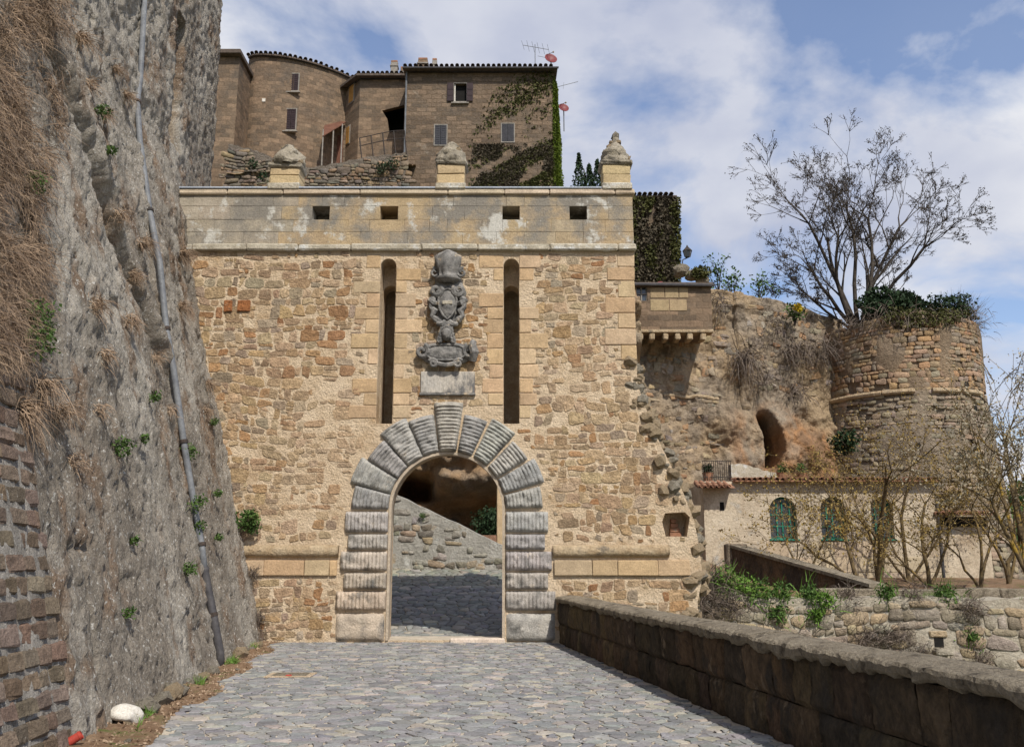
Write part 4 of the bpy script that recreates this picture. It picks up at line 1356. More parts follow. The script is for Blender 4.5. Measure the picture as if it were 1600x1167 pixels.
# right wing, lower roof
wx0, wx1, wz = bx1 + .003, P(1552, 800, BY)[0], ZV(806, BY)
wg = B().box(wx0, wx1, BY + .4, BY + 4, .3, wz).build('wing_wall', M['cream'], lb)
wr = part('wing_roof', [(wx0 - .1, BY - .1, wz + .02), (wx1 + .2, BY - .1, wz + .02), (wx1 + .2, BY + 4, wz + .35), (wx0 - .1, BY + 4, wz + .35)], [(0, 1, 2, 3)], M['tile'], lb)
tiles(wr, TILE, wx0 - .1, wx1 + .2, BY - .15, wz + .05, .185, 3, tilt=R(6))
B().tube([(wx0 + .05, BY - .03, .8), (wx0 + .05, BY - .03, wz + .4)], .05, 8).build('downpipe', M['pipe2'], lb)
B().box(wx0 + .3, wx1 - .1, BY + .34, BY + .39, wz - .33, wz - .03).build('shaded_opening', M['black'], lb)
# terrace rail and pots on the roof edge
rl = root('iron_railing', 'thin iron railing with potted plants on the roof terrace edge', 'railing', (bx0 + .3, BY + .6, bz))
q0, q1 = P(1098, 720, BY + .6), P(1141, 715, BY + .6)
for k in range(14):
    x = q0[0] + (q1[0] - q0[0]) * k / 13
    B().tube([(x, BY + .6, bz - .05), (x, BY + .6, q0[2])], .011, 5).build('bar', M['iron'], rl)
for zz_ in (q0[2], q0[2] - .55):
    B().tube([(q0[0] - .03, BY + .6, zz_), (q1[0] + .03, BY + .6, zz_)], .014, 5).build('rail', M['iron'], rl)
tb = root('terrace_block', 'low whitewashed parapet on the roof terrace behind the tiles', 'parapet', (bx0 + 2, BY + 1.4, bz))
q1 = P(1141, 712, BY + 1.2); q2 = P(1222, 742, BY + 1.2)
b = B(); xs = np.linspace(q1[0], q2[0], 12); vv = []
for x in xs:
    t = bz + .38 + .35 * math.exp(-((x - q1[0]) / 1.1) ** 2) + random.uniform(-.03, .03); vv += [(x, BY + 1.2, bz - .1), (x, BY + 1.2, t), (x, BY + 1.6, t), (x, BY + 1.6, bz - .1)]
b.add(vv, [(i * 4 + k, i * 4 + k + 1, i * 4 + 5 + k, i * 4 + 4 + k) for i in range(11) for k in range(3)]); b.build('wall', M['cornice'], tb)
for (u, v, lab) in ((1106, 740, 'leafy potted shrub beside the iron railing'), (1222, 738, 'clay potted plant in front of the orange cliff'), (1253, 737, 'small grey green potted plant near the cliff cave')):
    q = P(u, v, BY + .75)
    o = tuft('potted_plant', lab, 'plant', (q[0], BY + .75, bz + .35), (0, 0, 1), 30, .3, .01, M['leaf_dark'], .5, .5, leafm=M['leaf_dark'] if u < 1200 else M['leaf'], nl=260 if u < 1200 else 120, lsize=.045)
    b = B(); b.tube([(q[0], BY + .75, bz + .02), (q[0], BY + .75, bz + .33), (q[0], BY + .75, bz + .36)], [.14, .19, .21], 10); b.build('pot', M['tile'], o)

# ------------------------------------------------------------------ curtain wall, cliff and round tower
CY = 36.0


CTX, CTZ = [], []
for _u, _v in ((940, 440), (1000, 442), (1120, 449), (1165, 457), (1230, 471), (1285, 489), (1340, 500)):
    _y = CY + 1.0
    for _ in range(6):
        _q = P(_u, _v, _y); _y = CY + (_q[0] - 5) * .36
    CTX.append(_q[0]); CTZ.append(_q[2])


def ctop(x): return np.interp(x, CTX, CTZ)


def curtain(s, t):
    top = ctop(s); z = .3 + (top - .3) * t
    y = CY + (s - 5) * .36 + .25 * fbm(np.stack([s * .5, z * .5, s * 0], 1), 4, 14) + .10 * fbm(np.stack([s * 2.2, z * 2.2, s * 0], 1), 5, 15, .6) + .05 * fbm(np.stack([s * 7, z * 7, s * 0], 1), 3, 16, .6)
    low = np.clip((8.6 - z + .5 * fbm(np.stack([s, z * .3, s * 0], 1), 2)) / 1.2, 0, 1) * np.clip((s - 8.2) / 1.2, 0, 1)     # bulging living rock low down
    y = y - low * (.5 + .5 * fbm(np.stack([s * .8, z * .8, s * 0 + 2], 1), 3, 18))
    y = np.where((np.abs(s - 9.95) < .22) & (z > 8.0), y - .22, y)                        # buttress strip
    cx_, cz_ = 10.9, 6.6
    y = y + 4.0 * np.clip(1.6 * np.exp(-(((s - cx_ - .12 * np.sin(z * 2.2)) / .30) ** 4) - (((z - cz_) / .95) ** 4)), 0, 1)   # cave mouth
    y = np.where((t >= .999), y + .6, y)
    return np.stack([s, y, z], 1)


def curtcol(s, t, v):
    z = v[:, 2]; g = fbm(np.stack([s * .6, z * .6, s * 0], 1), 4, 70); g2 = fbm(np.stack([s * 1.7, z * 1.2, s * 0], 1), 4, 72)
    base = np.array([.36, .265, .165]); grey = np.array([.29, .235, .175]); orange = np.array([.35, .19, .09])
    a = np.clip(.45 + g, 0, 1)[:, None]; c = base * (1 - a) + grey * a
    o_ = np.clip((8.0 - z) / 1.0 + g * .8, 0, 1) * np.clip((s - 8.8) / 1.0, 0, 1) * np.clip(.65 + g2, 0, 1)
    c = c * (1 - o_[:, None]) + orange * o_[:, None]
    k = np.clip(g2 * 1.0 - .4, 0, .4)[:, None]
    return c * (1 - k) + np.array([.13, .11, .09]) * k


cw = root('curtain_wall', 'old brownish curtain wall on orange tufa rock with a dark cave mouth', 'wall', (9, CY, .3))
grid('rock_face', np.linspace(4, 15.2, 230), np.linspace(0, 1, 200), curtain, M['cliff'], cw, colfn=curtcol)
_gs, _gt = np.linspace(4, 15.2, 230), np.linspace(0, 1, 200)
_S, _T = np.meshgrid(_gs, _gt, indexing='ij')
_CY = curtain(_S.ravel(), _T.ravel())[:, 1].reshape(230, 200)


def cury(x, z):
    i = min(229, max(0, int(round((x - 4) / 11.2 * 229)))); j = min(197, max(0, int(round((z - .3) / (float(ctop(x)) - .3) * 199))))
    return float(_CY[i, j])


CWS = [(.30, .235, .155), (.25, .205, .15), (.33, .245, .15), (.27, .235, .19), (.32, .20, .11), (.23, .19, .15)]
pol = []
for p in rubble(4.6, 14.2, 5.0, 12.6, .24, .40, .24, .1, 3):
    c = p.mean(0)
    if c[1] < float(ctop(c[0])) - .15 and random.random() < .45 and not (c[0] > 8.7 and c[1] < 8.8) and not abs(c[0] - 9.95) < .35:
        pol.append(p)
lay(pol, cw, M['towerstone'], 'stone', lambda x, z, h: (x, cury(x, z) - h, z), lambda c: vary(random.choice(CWS), .15), gap=.015, h=.02, nmax=300)
b = B()
for x0, x1, z in ((6.3, 8.7, 8.35),):
    b.tube([(x, cury(x, z) - .03, z + .03 * math.sin(x * 5)) for x in np.linspace(x0, x1, 14)], .07, 6)
b.build('string_course', M['core2'], cw)

TCX, TCY, TZ = 17.6, 40.0, 11.9
tr = root('round_tower', 'massive round brown stone bastion tower with broken top and string course', 'tower', (TCX, TCY, .3))
def trad(z): return 3.45 + np.maximum(0, 8.6 - z) * .085


def towerf(s, t):
    a = s; z = -2.0 + (TZ + 2.0 + .35 * fbm(np.stack([a * 3, a * 0, a * 0], 1), 3, 6)) * t
    r = trad(z) - .03 + .10 * fbm(np.stack([a * 5, z * .8, a * 0], 1), 4, 26)
    return np.stack([TCX + r * np.sin(a), TCY - r * np.cos(a), z], 1)


def towercol(s, t, v):
    g = fbm(v * .5, 4, 81)[:, None]; a = np.clip(.5 + g, 0, 1); z = v[:, 2:3]
    return np.where(z > 8.6, np.array([.27, .195, .125]), np.array([.26, .205, .145])) * (1 - .4 * a) + np.array([.15, .125, .10]) * .4 * a


grid('tower_wall', np.linspace(-math.pi, math.pi, 180), np.linspace(0, 1, 130), towerf, M['cliff'], tr, colfn=towercol)
v = [(TCX, TCY, TZ - .3)] + [(TCX + 3.4 * math.sin(a), TCY - 3.4 * math.cos(a), TZ - .35) for a in np.linspace(0, 2 * math.pi, 30)]
part('tower_fill', v, [(0, k, k + 1) for k in range(1, 30)], M['dirt'], tr)
TS = [(.31, .21, .125), (.275, .195, .125), (.33, .235, .15), (.25, .20, .145), (.35, .22, .12)]
TS2 = [(.28, .22, .155), (.255, .205, .145), (.31, .24, .165), (.235, .195, .15)]
pol = [p for p in rubble(-1.75 * 3.6, 1.5 * 3.6, 1.0, TZ - .25, .175, .36, .16, .05, 7, .05) if random.random() < (.9 if p[:, 1].mean() > 8.6 else .7)]


def t3(x, z, h):
    a = x / 3.6; r = float(trad(z)) + h
    return (TCX + r * math.sin(a), TCY - r * math.cos(a), z)


lay(pol, tr, M['towerstone'], 'stone', t3, lambda c: vary(random.choice(TS if c[1] > 8.6 else TS2), .18), gap=.010, h=.022, jit=.010, nmax=300)
for a0, a1 in ((-1.7, -.62), (-.60, -.25), (-.05, .30), (.34, .7)):
    B().tube([(TCX + 3.52 * math.sin(a), TCY - 3.52 * math.cos(a), 8.55) for a in np.linspace(a0, a1, 14)], .11, 7).build('string_course', M['core2'], tr)
for (u, v_) in ((1497, 603), (1430, 700), (1513, 640)):
    q = P(u, v_, 37.2); d_ = Vector((q[0] - TCX, q[1] - TCY, 0)).normalized(); r_ = float(trad(q[2])) + .015
    B().tube([(TCX + d_.x * (r_ - .3), TCY + d_.y * (r_ - .3), q[2]), (TCX + d_.x * (r_ + .04), TCY + d_.y * (r_ + .04), q[2])], .13, 7).build('putlog_hole', M['black'], tr)

# ------------------------------------------------------------------ houses on the hill
def window(parent, Y, u0, v0, u1, v1, m, style='closed', sill=True, framem='frame'):
    a, c = P(u0, v1, Y), P(u1, v0, Y); x0, x1, z0, z1 = a[0], c[0], a[2], c[2]; mid = (x0 + x1) / 2
    wn = plate('window', [(x0 - .05, z0 - .05), (x1 + .05, z0 - .05), (x1 + .05, z1 + .05), (x0 - .05, z1 + .05)], [[(x0, z0), (x1, z0), (x1, z1), (x0, z1)]], Y - .035, Y + .05, M[framem], parent)
    if style == 'open':
        w_ = (x1 - x0)
        for (xa, xb) in ((x0 - w_ * .52, x0 - .02), (x1 + .02, x1 + w_ * .52)):
            sh = B().box(xa, xb, Y - .085, Y - .04, z0, z1).build('shutter', m, wn)
            for k in range(2):
                zz_ = z0 + (z1 - z0) * (k + 1) / 3
                part('shutter_rail', B().box(xa + .03, xb - .03, Y - .1, Y - .086, zz_ - .03, zz_ + .03).v, B().box(0, 1, 0, 1, 0, 1).f, m, wn)
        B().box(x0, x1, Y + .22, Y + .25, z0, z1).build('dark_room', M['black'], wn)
        B().box(x0 + .02, x0 + .08, Y + .06, Y + .12, z0 + .01, z1 - .01).build('casement', M['white'], wn)
    else:
        for (xa, xb) in ((x0 + .005, mid - .012), (mid + .012, x1 - .005)):
            sh = B().box(xa, xb, Y - .02, Y + .02, z0 + .005, z1 - .005).build('shutter', m, wn)
            n_ = 9
            b = B()
            for k in range(n_):
                zz_ = z0 + (z1 - z0) * (k + .5) / n_
                b.box(xa + .05, xb - .05, Y - .034, Y - .021, zz_ - .025, zz_ + .03)
            b.build('louvre', m, wn)
    if sill:
        B().box(x0 - .14, x1 + .14, Y - .14, Y + .05, z0 - .17, z0 - .095, .015).build('sill', M['frame'], wn)
    return wn


def rect(Y, u0, v0, u1, v1):
    a, c = P(u0, v1, Y), P(u1, v0, Y)
    return [(a[0], a[2]), (c[0], a[2]), (c[0], c[2]), (a[0], c[2])]


def chimney(name, label, u, v0, v1, Y, wd, m):
    q = P(u, v1, Y); zt = ZV(v0, Y)
    o = root(name, label, 'chimney', (q[0], Y, q[2] - .6))
    B().box(q[0] - wd, q[0] + wd, Y - wd, Y + wd, q[2] - .6, zt - .12, .02).build('stack', m, o)
    B().box(q[0] - wd * 1.2, q[0] + wd * 1.2, Y - wd * 1.2, Y + wd * 1.2, zt - .40, zt - .32, .01).build('collar', M['frame'], o)
    B().box(q[0] - wd * .95, q[0] + wd * .95, Y - wd * .95, Y + wd * .95, zt - .118, zt, .015).build('cap', M['tile'], o)


HY = 45.0
mh = root('main_house', 'big square brown stone house with ivy, dark shutters and tiled eaves', 'house', (0, HY, 18.5))
x0, x1 = P(631, 200, HY)[0], P(866, 200, HY)[0]; zt = ZV(114, HY)
wr_ = [rect(HY, 709, 131, 729, 159), rect(HY, 679, 196, 698, 227), rect(HY, 784, 194, 803, 222)]
plate('wall', [(x0, 18.5), (x1, 18.5), (x1, zt), (x0, zt)], wr_, HY, HY + .3, M['house'], mh)
B().box(x0, x1, HY + .303, HY + 8, 18.5, zt - .01).build('rear_wall', M['house'], mh)
window(mh, HY, 709, 131, 729, 159, M['shutter'], 'open')
window(mh, HY, 679, 196, 698, 227, M['shutter_grey'], sill=False)
window(mh, HY, 784, 194, 803, 222, M['shutter_grey'], sill=False)
rf = part('roof', [(x0 - .1, HY - .45, zt), (x1 + .2, HY - .45, zt), (x1 + .2, HY + 8, zt + 1.6), (x0 - .1, HY + 8, zt + 1.6), (x0 - .1, HY - .45, zt + .1), (x1 + .2, HY - .45, zt + .1), (x1 + .2, HY + 8, zt + 1.7), (x0 - .1, HY + 8, zt + 1.7)], [(0, 1, 2, 3), (4, 7, 6, 5), (0, 4, 5, 1), (1, 5, 6, 2), (2, 6, 7, 3), (3, 7, 4, 0)], M['tile_dark'], mh)
tiles(rf, TILED, x0 - .1, x1 + .2, HY - .55, zt + .12, .285, 1, tilt=R(12))
B().tube([(x0 - .1, HY - .5, zt + .02), (x1 + .25, HY - .5, zt + .02)], .06, 6).build('gutter', M['pipe2'], mh)
B().tube([(x0 + .08, HY - .08, 18.6), (x0 + .08, HY - .08, zt)], .05, 6).build('downpipe', M['pipe'], mh)
# the side bulge grown over with bright ivy
b = B(); b.add([(x1, HY + .05, 18.5), (x1 + .55, HY + .5, 18.5), (x1 + .55, HY + 6, 18.5), (x1, HY + 6, 18.5), (x1, HY + .05, zt - .3), (x1 + .12, HY + .5, zt - .6), (x1 + .12, HY + 6, zt - .6), (x1, HY + 6, zt - .3)], [(0, 1, 5, 4), (1, 2, 6, 5), (2, 3, 7, 6), (4, 5, 6, 7)])
b.build('buttress', M['house'], mh)


def wallivy(name, label, Y, box, n, m, dens, size, off=.05, extra=None):
    u0, v0, u1, v1 = box
    uu = RNG.uniform(u0, u1, n); vv_ = RNG.uniform(v0, v1, n)
    keep = RNG.uniform(0, 1, n) < dens(uu, vv_)
    uu, vv_ = uu[keep], vv_[keep]
    pts = np.array([P(a, c, Y) for a, c in zip(uu, vv_)]); pts[:, 1] -= RNG.uniform(.01, off, len(pts))
    if extra is not None:
        pts = np.concatenate([pts, extra])
    o = root(name, label, 'ivy', tuple(pts[np.argmin(pts[:, 2])]))
    v, f = leaves(pts, size)
    part('foliage', v, f, m, o, kind='stuff')
    return o


def nz2(u, v, a, b_, s_): return fbm(np.stack([u * a, v * b_, u * 0], 1), 4, s_)


wallivy('wall_ivy', 'thin olive ivy spreading in slanting bands over the main house front', HY, (725, 110, 866, 292), 26000, M['ivy'],
        lambda u, v: np.clip((nz2(u + v * 1.1, v - .55 * (866 - u), .012, .06, 5) + .32) * .9 + .35 * nz2(u, v, .12, .2, 15), 0, 1) * np.clip((v - 150 + (u - 745) * .6) / 40, 0, 1) * np.where(v > 232, .8, .45) * np.clip((u - 725 - np.maximum(0, 232 - v) * .4) / 25, 0, 1) * ~((u > 776) & (u < 812) & (v > 186) & (v < 230)), .075)
wallivy('dry_ivy', 'withered brown ivy low on the main house wall', HY, (728, 225, 866, 292), 12000, M['deadivy'], lambda u, v: np.clip((nz2(u, v, .03, .05, 6) + .1) * 2, 0, 1) * np.clip((u - 735) / 20, 0, 1), .07)
ex = np.stack([RNG.uniform(0, 1, 15000), RNG.uniform(0, 1, 15000), RNG.uniform(0, 1, 15000)], 1)
hgt = 18.6 + ex[:, 0] * (zt - .5 - 18.6)
ex = np.stack([x1 + .06 + (.58 - .45 * (hgt - 18.5) / (zt - 18.5)) * ex[:, 1] ** .7 + .07 * fbm(np.stack([hgt * 2, hgt * 0, ex[:, 2] * 3], 1), 3), HY + .0 + ex[:, 1] ** 2 * .6 + ex[:, 2] * 2.5 * (ex[:, 1] > .6), hgt], 1)
wallivy('bright_ivy', 'bright yellow green ivy cloaking the free corner of the main house', HY, (864, 120, 867, 290), 800, M['moss'], lambda u, v: u * 0 + 1, .06, extra=ex)

# aerial, dishes, chimneys
def dish(name, label, u, v, Y, r, zbase, m=M['dish']):
    q = P(u, v, Y); o = root(name, label, 'satellite dish', (q[0], Y, zbase))
    b = B(); n_ = 18; ax = Vector((.25, -.85, .35)).normalized(); e1 = ax.orthogonal().normalized(); e2 = ax.cross(e1)
    c0 = Vector(q)
    rings = [(0.02, -.10), (.5, -.075), (.85, -.03), (1, 0), (.98, -.03), (.5, -.10)]
    for rr, d in rings:
        for k in range(n_):
            a = 2 * math.pi * k / n_
            b.v.append(tuple(c0 + (e1 * math.cos(a) + e2 * math.sin(a)) * r * rr + ax * d * r * 3))
    b.f = [(i * n_ + k, i * n_ + (k + 1) % n_, (i + 1) * n_ + (k + 1) % n_, (i + 1) * n_ + k) for i in range(len(rings) - 1) for k in range(n_)]
    b.build('reflector', m, o, smooth=True)
    B().tube([tuple(c0 + ax * -.3 * r), tuple(c0 + Vector((0, .1, -.25))), (q[0], Y + .1, zbase)], .03, 6).build('bracket', M['pipe'], o)
    B().tube([tuple(c0 - e2 * r * .9 - ax * .02), tuple(c0 + ax * r * 1.1)], .016, 5).build('feed_arm', M['pipe'], o)
    addlump('feed_horn', LUMPS[0], o, tuple(c0 + ax * r * 1.1), (.05, .05, .05))


dish('satellite_dish', 'red satellite dish on the roof corner beside the aerial', 861, 91, HY + .3, .36, zt + .1)
dish('satellite_dish', 'red satellite dish fixed to the ivy covered side of the house', 881, 168, HY + .9, .30, ZV(192, HY))
ae = root('tv_aerial', 'thin metal television aerial standing on the tiled roof', 'aerial', (P(836, 105, HY + .5)[0], HY + .5, zt + .1))
q = P(836, 70, HY + .5)
B().tube([(q[0], HY + .5, zt), (q[0], HY + .5, q[2])], .022, 5).build('mast', M['pipe'], ae)
q2, q3 = P(817, 71, HY + .5), P(857, 78, HY + .5)
B().tube([q2, q3], .016, 4).build('boom', M['pipe'], ae)
for k in range(6):
    c = Vector(q2).lerp(Vector(q3), k / 5); l_ = .28 if k else .2
    B().tube([c + Vector((-.08, -l_, .16)), c + Vector((.08, l_, -.16))], .01, 4).build('element', M['pipe'], ae)
B().tube([P(840, 88, HY + .5), P(856, 91, HY + .5)], .012, 4).build('lower_boom', M['pipe'], ae)
a2 = root('side_aerial', 'thin slanting aerial rod on the ivy covered side', 'aerial', P(876, 135, HY + 1))
B().tube([P(868, 137, HY + 1), P(903, 128, HY + 1)], .016, 4).build('rod', M['pipe'], a2)
B().tube([P(880, 139, HY + 1), P(881, 129, HY + 1)], .012, 4).build('element', M['pipe'], a2)
chimney('chimney', 'broad brick chimney with clay cap on the main house roof', 661, 94, 112, HY + 1.2, .27, M['house2'])
chimney('chimney', 'slim leaning chimney pipe beside the broad brick one', 679, 93, 111, HY + 1.0, .13, M['frame'])
chimney('chimney', 'whitish chimney with orange cap above the middle house', 616, 97, 121, 48.2, .2, M['frame'])
chimney('chimney', 'short clay capped chimney next to the whitish one', 630, 106, 119, 48.0, .15, M['house2'])

# middle house with a black loggia
MY = 47.0
hb = root('middle_house', 'middle brown house with ochre shutters, dark eaves and a black open loggia', 'house', (-6, MY, 20))
x0, x1 = P(560, 200, MY)[0], P(634, 200, MY)[0]; zt = ZV(125, MY)
lg = [P(597, 173, MY), P(633, 164, MY), P(633, 203, MY), P(608, 208, MY), P(605, 186, MY)]
lgp = [(q[0] if q[0] < x1 - .05 else x1 - .05, q[2]) for q in lg]
plate('wall', [(x0, 20), (x1, 20), (x1, zt), (x0, zt)], [lgp], MY, MY + .3, M['house2'], hb)
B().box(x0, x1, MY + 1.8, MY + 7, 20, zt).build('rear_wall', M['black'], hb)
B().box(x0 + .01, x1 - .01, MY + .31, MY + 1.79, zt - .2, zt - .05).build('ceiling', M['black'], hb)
xs0, ys0 = P(529, 200, 48.8)[0], 48.8
sdv = [(xs0, ys0, 20), (x0, MY + .01, 20), (x0, MY + .01, zt), (xs0, ys0, zt)]
part('side_wall', sdv, [(0, 1, 2, 3)], M['house2'], hb)


def onside(k, z0, z1, m, nm, wd=.24, off=.05):      # shutters on the slanting side wall
    d = Vector((x0 - xs0, MY - ys0, 0)).normalized(); nrm = Vector((d.y, -d.x, 0)); c = Vector((xs0, ys0, 0)).lerp(Vector((x0, MY, 0)), k)
    wn = None
    for e, mm, o_, nm_ in ((wd + .07, M['frame'], off * .6, 'window'), (wd, m, off, 'shutter')):
        for sgn in ((0,) if nm_ == 'window' else (-.5, .5)):
            h_ = e if nm_ == 'window' else e * .47
            cc_ = c + d * sgn * wd
            zz0, zz1 = (z0 - .07, z1 + .07) if nm_ == 'window' else (z0, z1)
            v = [tuple(cc_ + d * a * h_ + nrm * o2 + Vector((0, 0, zq))) for a in (-1, 1) for o2 in (-.1, o_) for zq in (zz0, zz1)]
            o = part(nm_, v, [(0, 1, 3, 2), (4, 6, 7, 5), (0, 4, 5, 1), (2, 3, 7, 6), (0, 2, 6, 4), (1, 5, 7, 3)], mm, hb if nm_ == 'window' else wn)
            if nm_ == 'window':
                wn = o


onside(.60, ZV(161, 47.8), ZV(136, 47.8), M['shutter_wood'], 'w', .26)
onside(.48, ZV(225, 47.9), ZV(199, 47.9), M['shutter_wood'], 'w', .22)
zr = zt + .02
rf = part('roof', [(xs0 - .35, ys0 - .3, zr - .02), (x0 - .15, MY - .45, zr), (x1 + .2, MY - .45, zr), (x1 + .2, MY + 7, zr + 1.3), (xs0 - .35, MY + 7, zr + 1.3), (xs0 - .35, ys0 - .3, zr + .12), (x0 - .15, MY - .45, zr + .14), (x1 + .2, MY - .45, zr + .14), (x1 + .2, MY + 7, zr + 1.45), (xs0 - .35, MY + 7, zr + 1.45)],
          [(0, 1, 2, 3, 4), (5, 9, 8, 7, 6), (0, 5, 6, 1), (1, 6, 7, 2), (2, 7, 8, 3), (3, 8, 9, 4), (4, 9, 5, 0)], M['tile_dark'], hb)
tiles(rf, TILED, x0 - .15, x1 - .1, MY - .5, zr + .14, .27, 1, tilt=R(12))

# curved house on the left, and the sliver of another beside the scarp
ch = root('curved_house', 'curved brown stone house with two dark red shuttered windows', 'house', (-10, 46, 20))
xa, xb = P(379, 200, 46)[0], P(548, 200, 48)[0]; zt = ZV(89, 46)
def chy(k): return 46 + 3.4 * max(0, k - .12) ** 2.0 + 22 * max(0, .12 - k) ** 2
KK = np.linspace(0, 1, 40)
v = [(xa + (xb - xa) * k, chy(k), z) for k in KK for z in (20, zt)] + [(xa, 53, 20), (xa, 53, zt)]
f = [(2 * i, 2 * i + 2, 2 * i + 3, 2 * i + 1) for i in range(39)] + [(80, 0, 1, 81)]
part('wall', v, f, M['house2'], ch)
n_ = 40; v = [(xa + (xb - xa) * k, chy(k) - .22, zt + .0) for k in KK] + [(xa + (xb - xa) * k, chy(k) - .22, zt + .1) for k in KK] + [(xa + (xb - xa) * k, 53, zt + 1.4) for k in KK]
rf = part('roof', v, [(i, i + 1, n_ + i + 1, n_ + i) for i in range(39)] + [(n_ + i, n_ + i + 1, 2 * n_ + i + 1, 2 * n_ + i) for i in range(39)] + [(i + 1, i, 2 * n_ + i, 2 * n_ + i + 1) for i in range(39)], M['tile_dark'], ch)
for k in np.linspace(.01, .99, 22):
    o = link('roof_tile', TILED, rf, tuple(np.array((xa + (xb - xa) * k, chy(k) - .3, zt + .1 + random.uniform(-.03, .03))) - np.array((-10, 46, 20))))
    o.rotation_euler = (R(12), 0, .12 + .3 * k)
for (u0, v0, u1, v1) in ((451, 116, 467, 142), (446, 171, 463, 203)):
    k = (P((u0 + u1) / 2, 150, 46.4)[0] - xa) / (xb - xa)
    window(ch, chy(k) - .03, u0, v0, u1, v1, M['shutter'])
B().box(P(411, 160, 46.2)[0], P(416, 160, 46.2)[0], chy(.15) - .02, chy(.15) + .05, ZV(162, 46.2), ZV(157, 46.2)).build('number_plate', M['white'], ch)
lh = root('end_house', 'narrow brown house end squeezed beside the grey scarp wall', 'house', (-12, 44, 19))
B().box(P(290, 200, 44)[0], P(367, 200, 44)[0], 44, 50, 19, ZV(90, 44), 0).build('wall', M['house2'], lh)
part('roof', *bevbox(P(290, 90, 44)[0], P(379, 90, 44)[0], 43.6, 50.4, ZV(90, 44) + .02, ZV(90, 44) + .28, .03), M['tile_dark'], lh)
B().box(P(366, 200, 47)[0], P(380, 200, 47)[0], 47.2, 51, 19, ZV(100, 47.2)).build('link_wall', M['house2'], lh)
B().box(P(372, 130, 47.2)[0], P(376, 130, 47.2)[0], 47.15, 47.22, ZV(140, 47.2), ZV(122, 47.2)).build('slot_window', M['black'], lh)

# terraces in front of the houses
def rub_terrace(name, label, Y, line, seedc):
    o = root(name, label, 'wall', (P(line[0][0], 290, Y)[0], Y, 19.2))
    q = [P(u, v, Y) for u, v in line]; xs = [a[0] for a in q]; zs_ = [a[2] for a in q]
    b = B(); X = np.linspace(xs[0], xs[-1], 24); vv_ = []
    for x in X:
        t = float(np.interp(x, xs, zs_)) + random.uniform(-.06, .06); vv_ += [(x, Y, 18.0), (x, Y, t), (x, Y + .5, t), (x, Y + .5, 18.0)]
    b.add(vv_, [(i * 4 + k, i * 4 + k + 1, i * 4 + 5 + k, i * 4 + 4 + k) for i in range(23) for k in range(3)]); b.build('wall_core', M['cliff'], o, col=(.17, .14, .11))
    pol = [p for p in rubble(xs[0], xs[-1], 18.4, max(zs_), .2, .4, .25, .1, 4) if all(c[1] < np.interp(c[0], xs, zs_) - .02 for c in p)]
    lay(pol, o, M['towerstone'], 'stone', lambda x, z, h: (x, Y - h, z), lambda c: vary(random.choice([(.17, .135, .10), (.21, .165, .12), (.145, .125, .10), (.23, .16, .10)]), .2), gap=.02, h=.06, nmax=300)
    return q


rub_terrace('garden_wall', 'dark rough rubble garden wall below the middle house terrace', 42.0, [(464, 266), (520, 256), (575, 245), (634, 238)], 1)
rub_terrace('garden_wall', 'grey rough rubble garden wall between the end house and left pinnacle', 42.6, [(357, 226), (390, 232), (430, 248), (470, 266)], 2)


def upter(s, t): return np.stack([s, t, 21.2 + (t - 42.4) * .42 + (s + 8) * .06 + .12 * fbm(np.stack([s * 1.5, t * 1.5, s * 0], 1), 3)], 1)


grid('upper_terrace', np.linspace(P(357, 240, 42.6)[0], P(640, 240, 42)[0], 40), np.linspace(42.4, 50, 30), upter, M['dirt'], kind='structure')
po = root('lean_to_porch', 'small rusty lean-to porch between the curved and middle houses', 'porch', (P(522, 240, 46.5)[0], 46.5, 23))
q0, q1, q2, q3 = P(504, 214, 46), P(534, 196, 46), P(541, 192, 48), P(508, 190, 48)
part('rusty_roof', [q0, q1, q2, q3, (q0[0], q0[1], q0[2] + .06), (q1[0], q1[1], q1[2] + .06), (q2[0], q2[1], q2[2] + .06), (q3[0], q3[1], q3[2] + .06)], [(0, 1, 2, 3), (4, 7, 6, 5), (0, 4, 5, 1), (1, 5, 6, 2), (2, 6, 7, 3), (3, 7, 4, 0)], M['rust'], po)
for u in (505, 521, 535):
    q = P(u, 205 if u < 530 else 197, 46.05); B().tube([(q[0], 46.05, 21.5), (q[0], 46.05, q[2] + .1)], .04, 6).build('post', M['frame'], po)
B().box(P(506, 220, 48)[0], P(540, 220, 48)[0], 48.0, 48.2, 22, ZV(196, 48)).build('back_wall', M['house'], po)
B().box(P(527, 220, 47.9)[0], P(536, 220, 47.9)[0], 47.9, 47.99, 22.6, ZV(212, 47.9)).build('door', M['rust'], po)
B().box(P(508, 220, 47.9)[0], P(520, 220, 47.9)[0], 47.9, 47.99, ZV(236, 47.9), ZV(222, 47.9)).build('dark_opening', M['black'], po)
fn = root('iron_fence', 'leaning rusty iron fence on the terrace below the black loggia', 'fence', (P(600, 240, 43.2)[0], 43.2, 21.4))
pts_ = [P(u, v, 43.2) for u, v in ((562, 216), (580, 212), (598, 208), (615, 205), (632, 204))]
for i, q in enumerate(pts_):
    B().tube([(q[0] + .3, 43.2, 20.9), q], .035, 5).build('post', M['iron'], fn)
for dz in (0, -.45):
    B().tube([(q[0], q[1], q[2] + dz) for q in pts_], .025, 5).build('rail', M['iron'], fn)
for i, (u, v, s_) in enumerate(((596, 268, .5), (612, 262, .6), (395, 262, .5), (411, 280, .45))):
    q = P(u, v, 41.8); tuft('terrace_shrub', ('dark shrub rooted in the garden wall under the iron fence' if u > 500 else 'dark shrub rooted in the garden wall beside the end house'), 'shrub', (q[0], 41.85, q[2]), (0, -.6, .6), 30, s_, .012, M['drygrey'], .4, .6, group='shrubs in the garden walls', leafm=M['leaf_dark'], nl=150, lsize=.06)

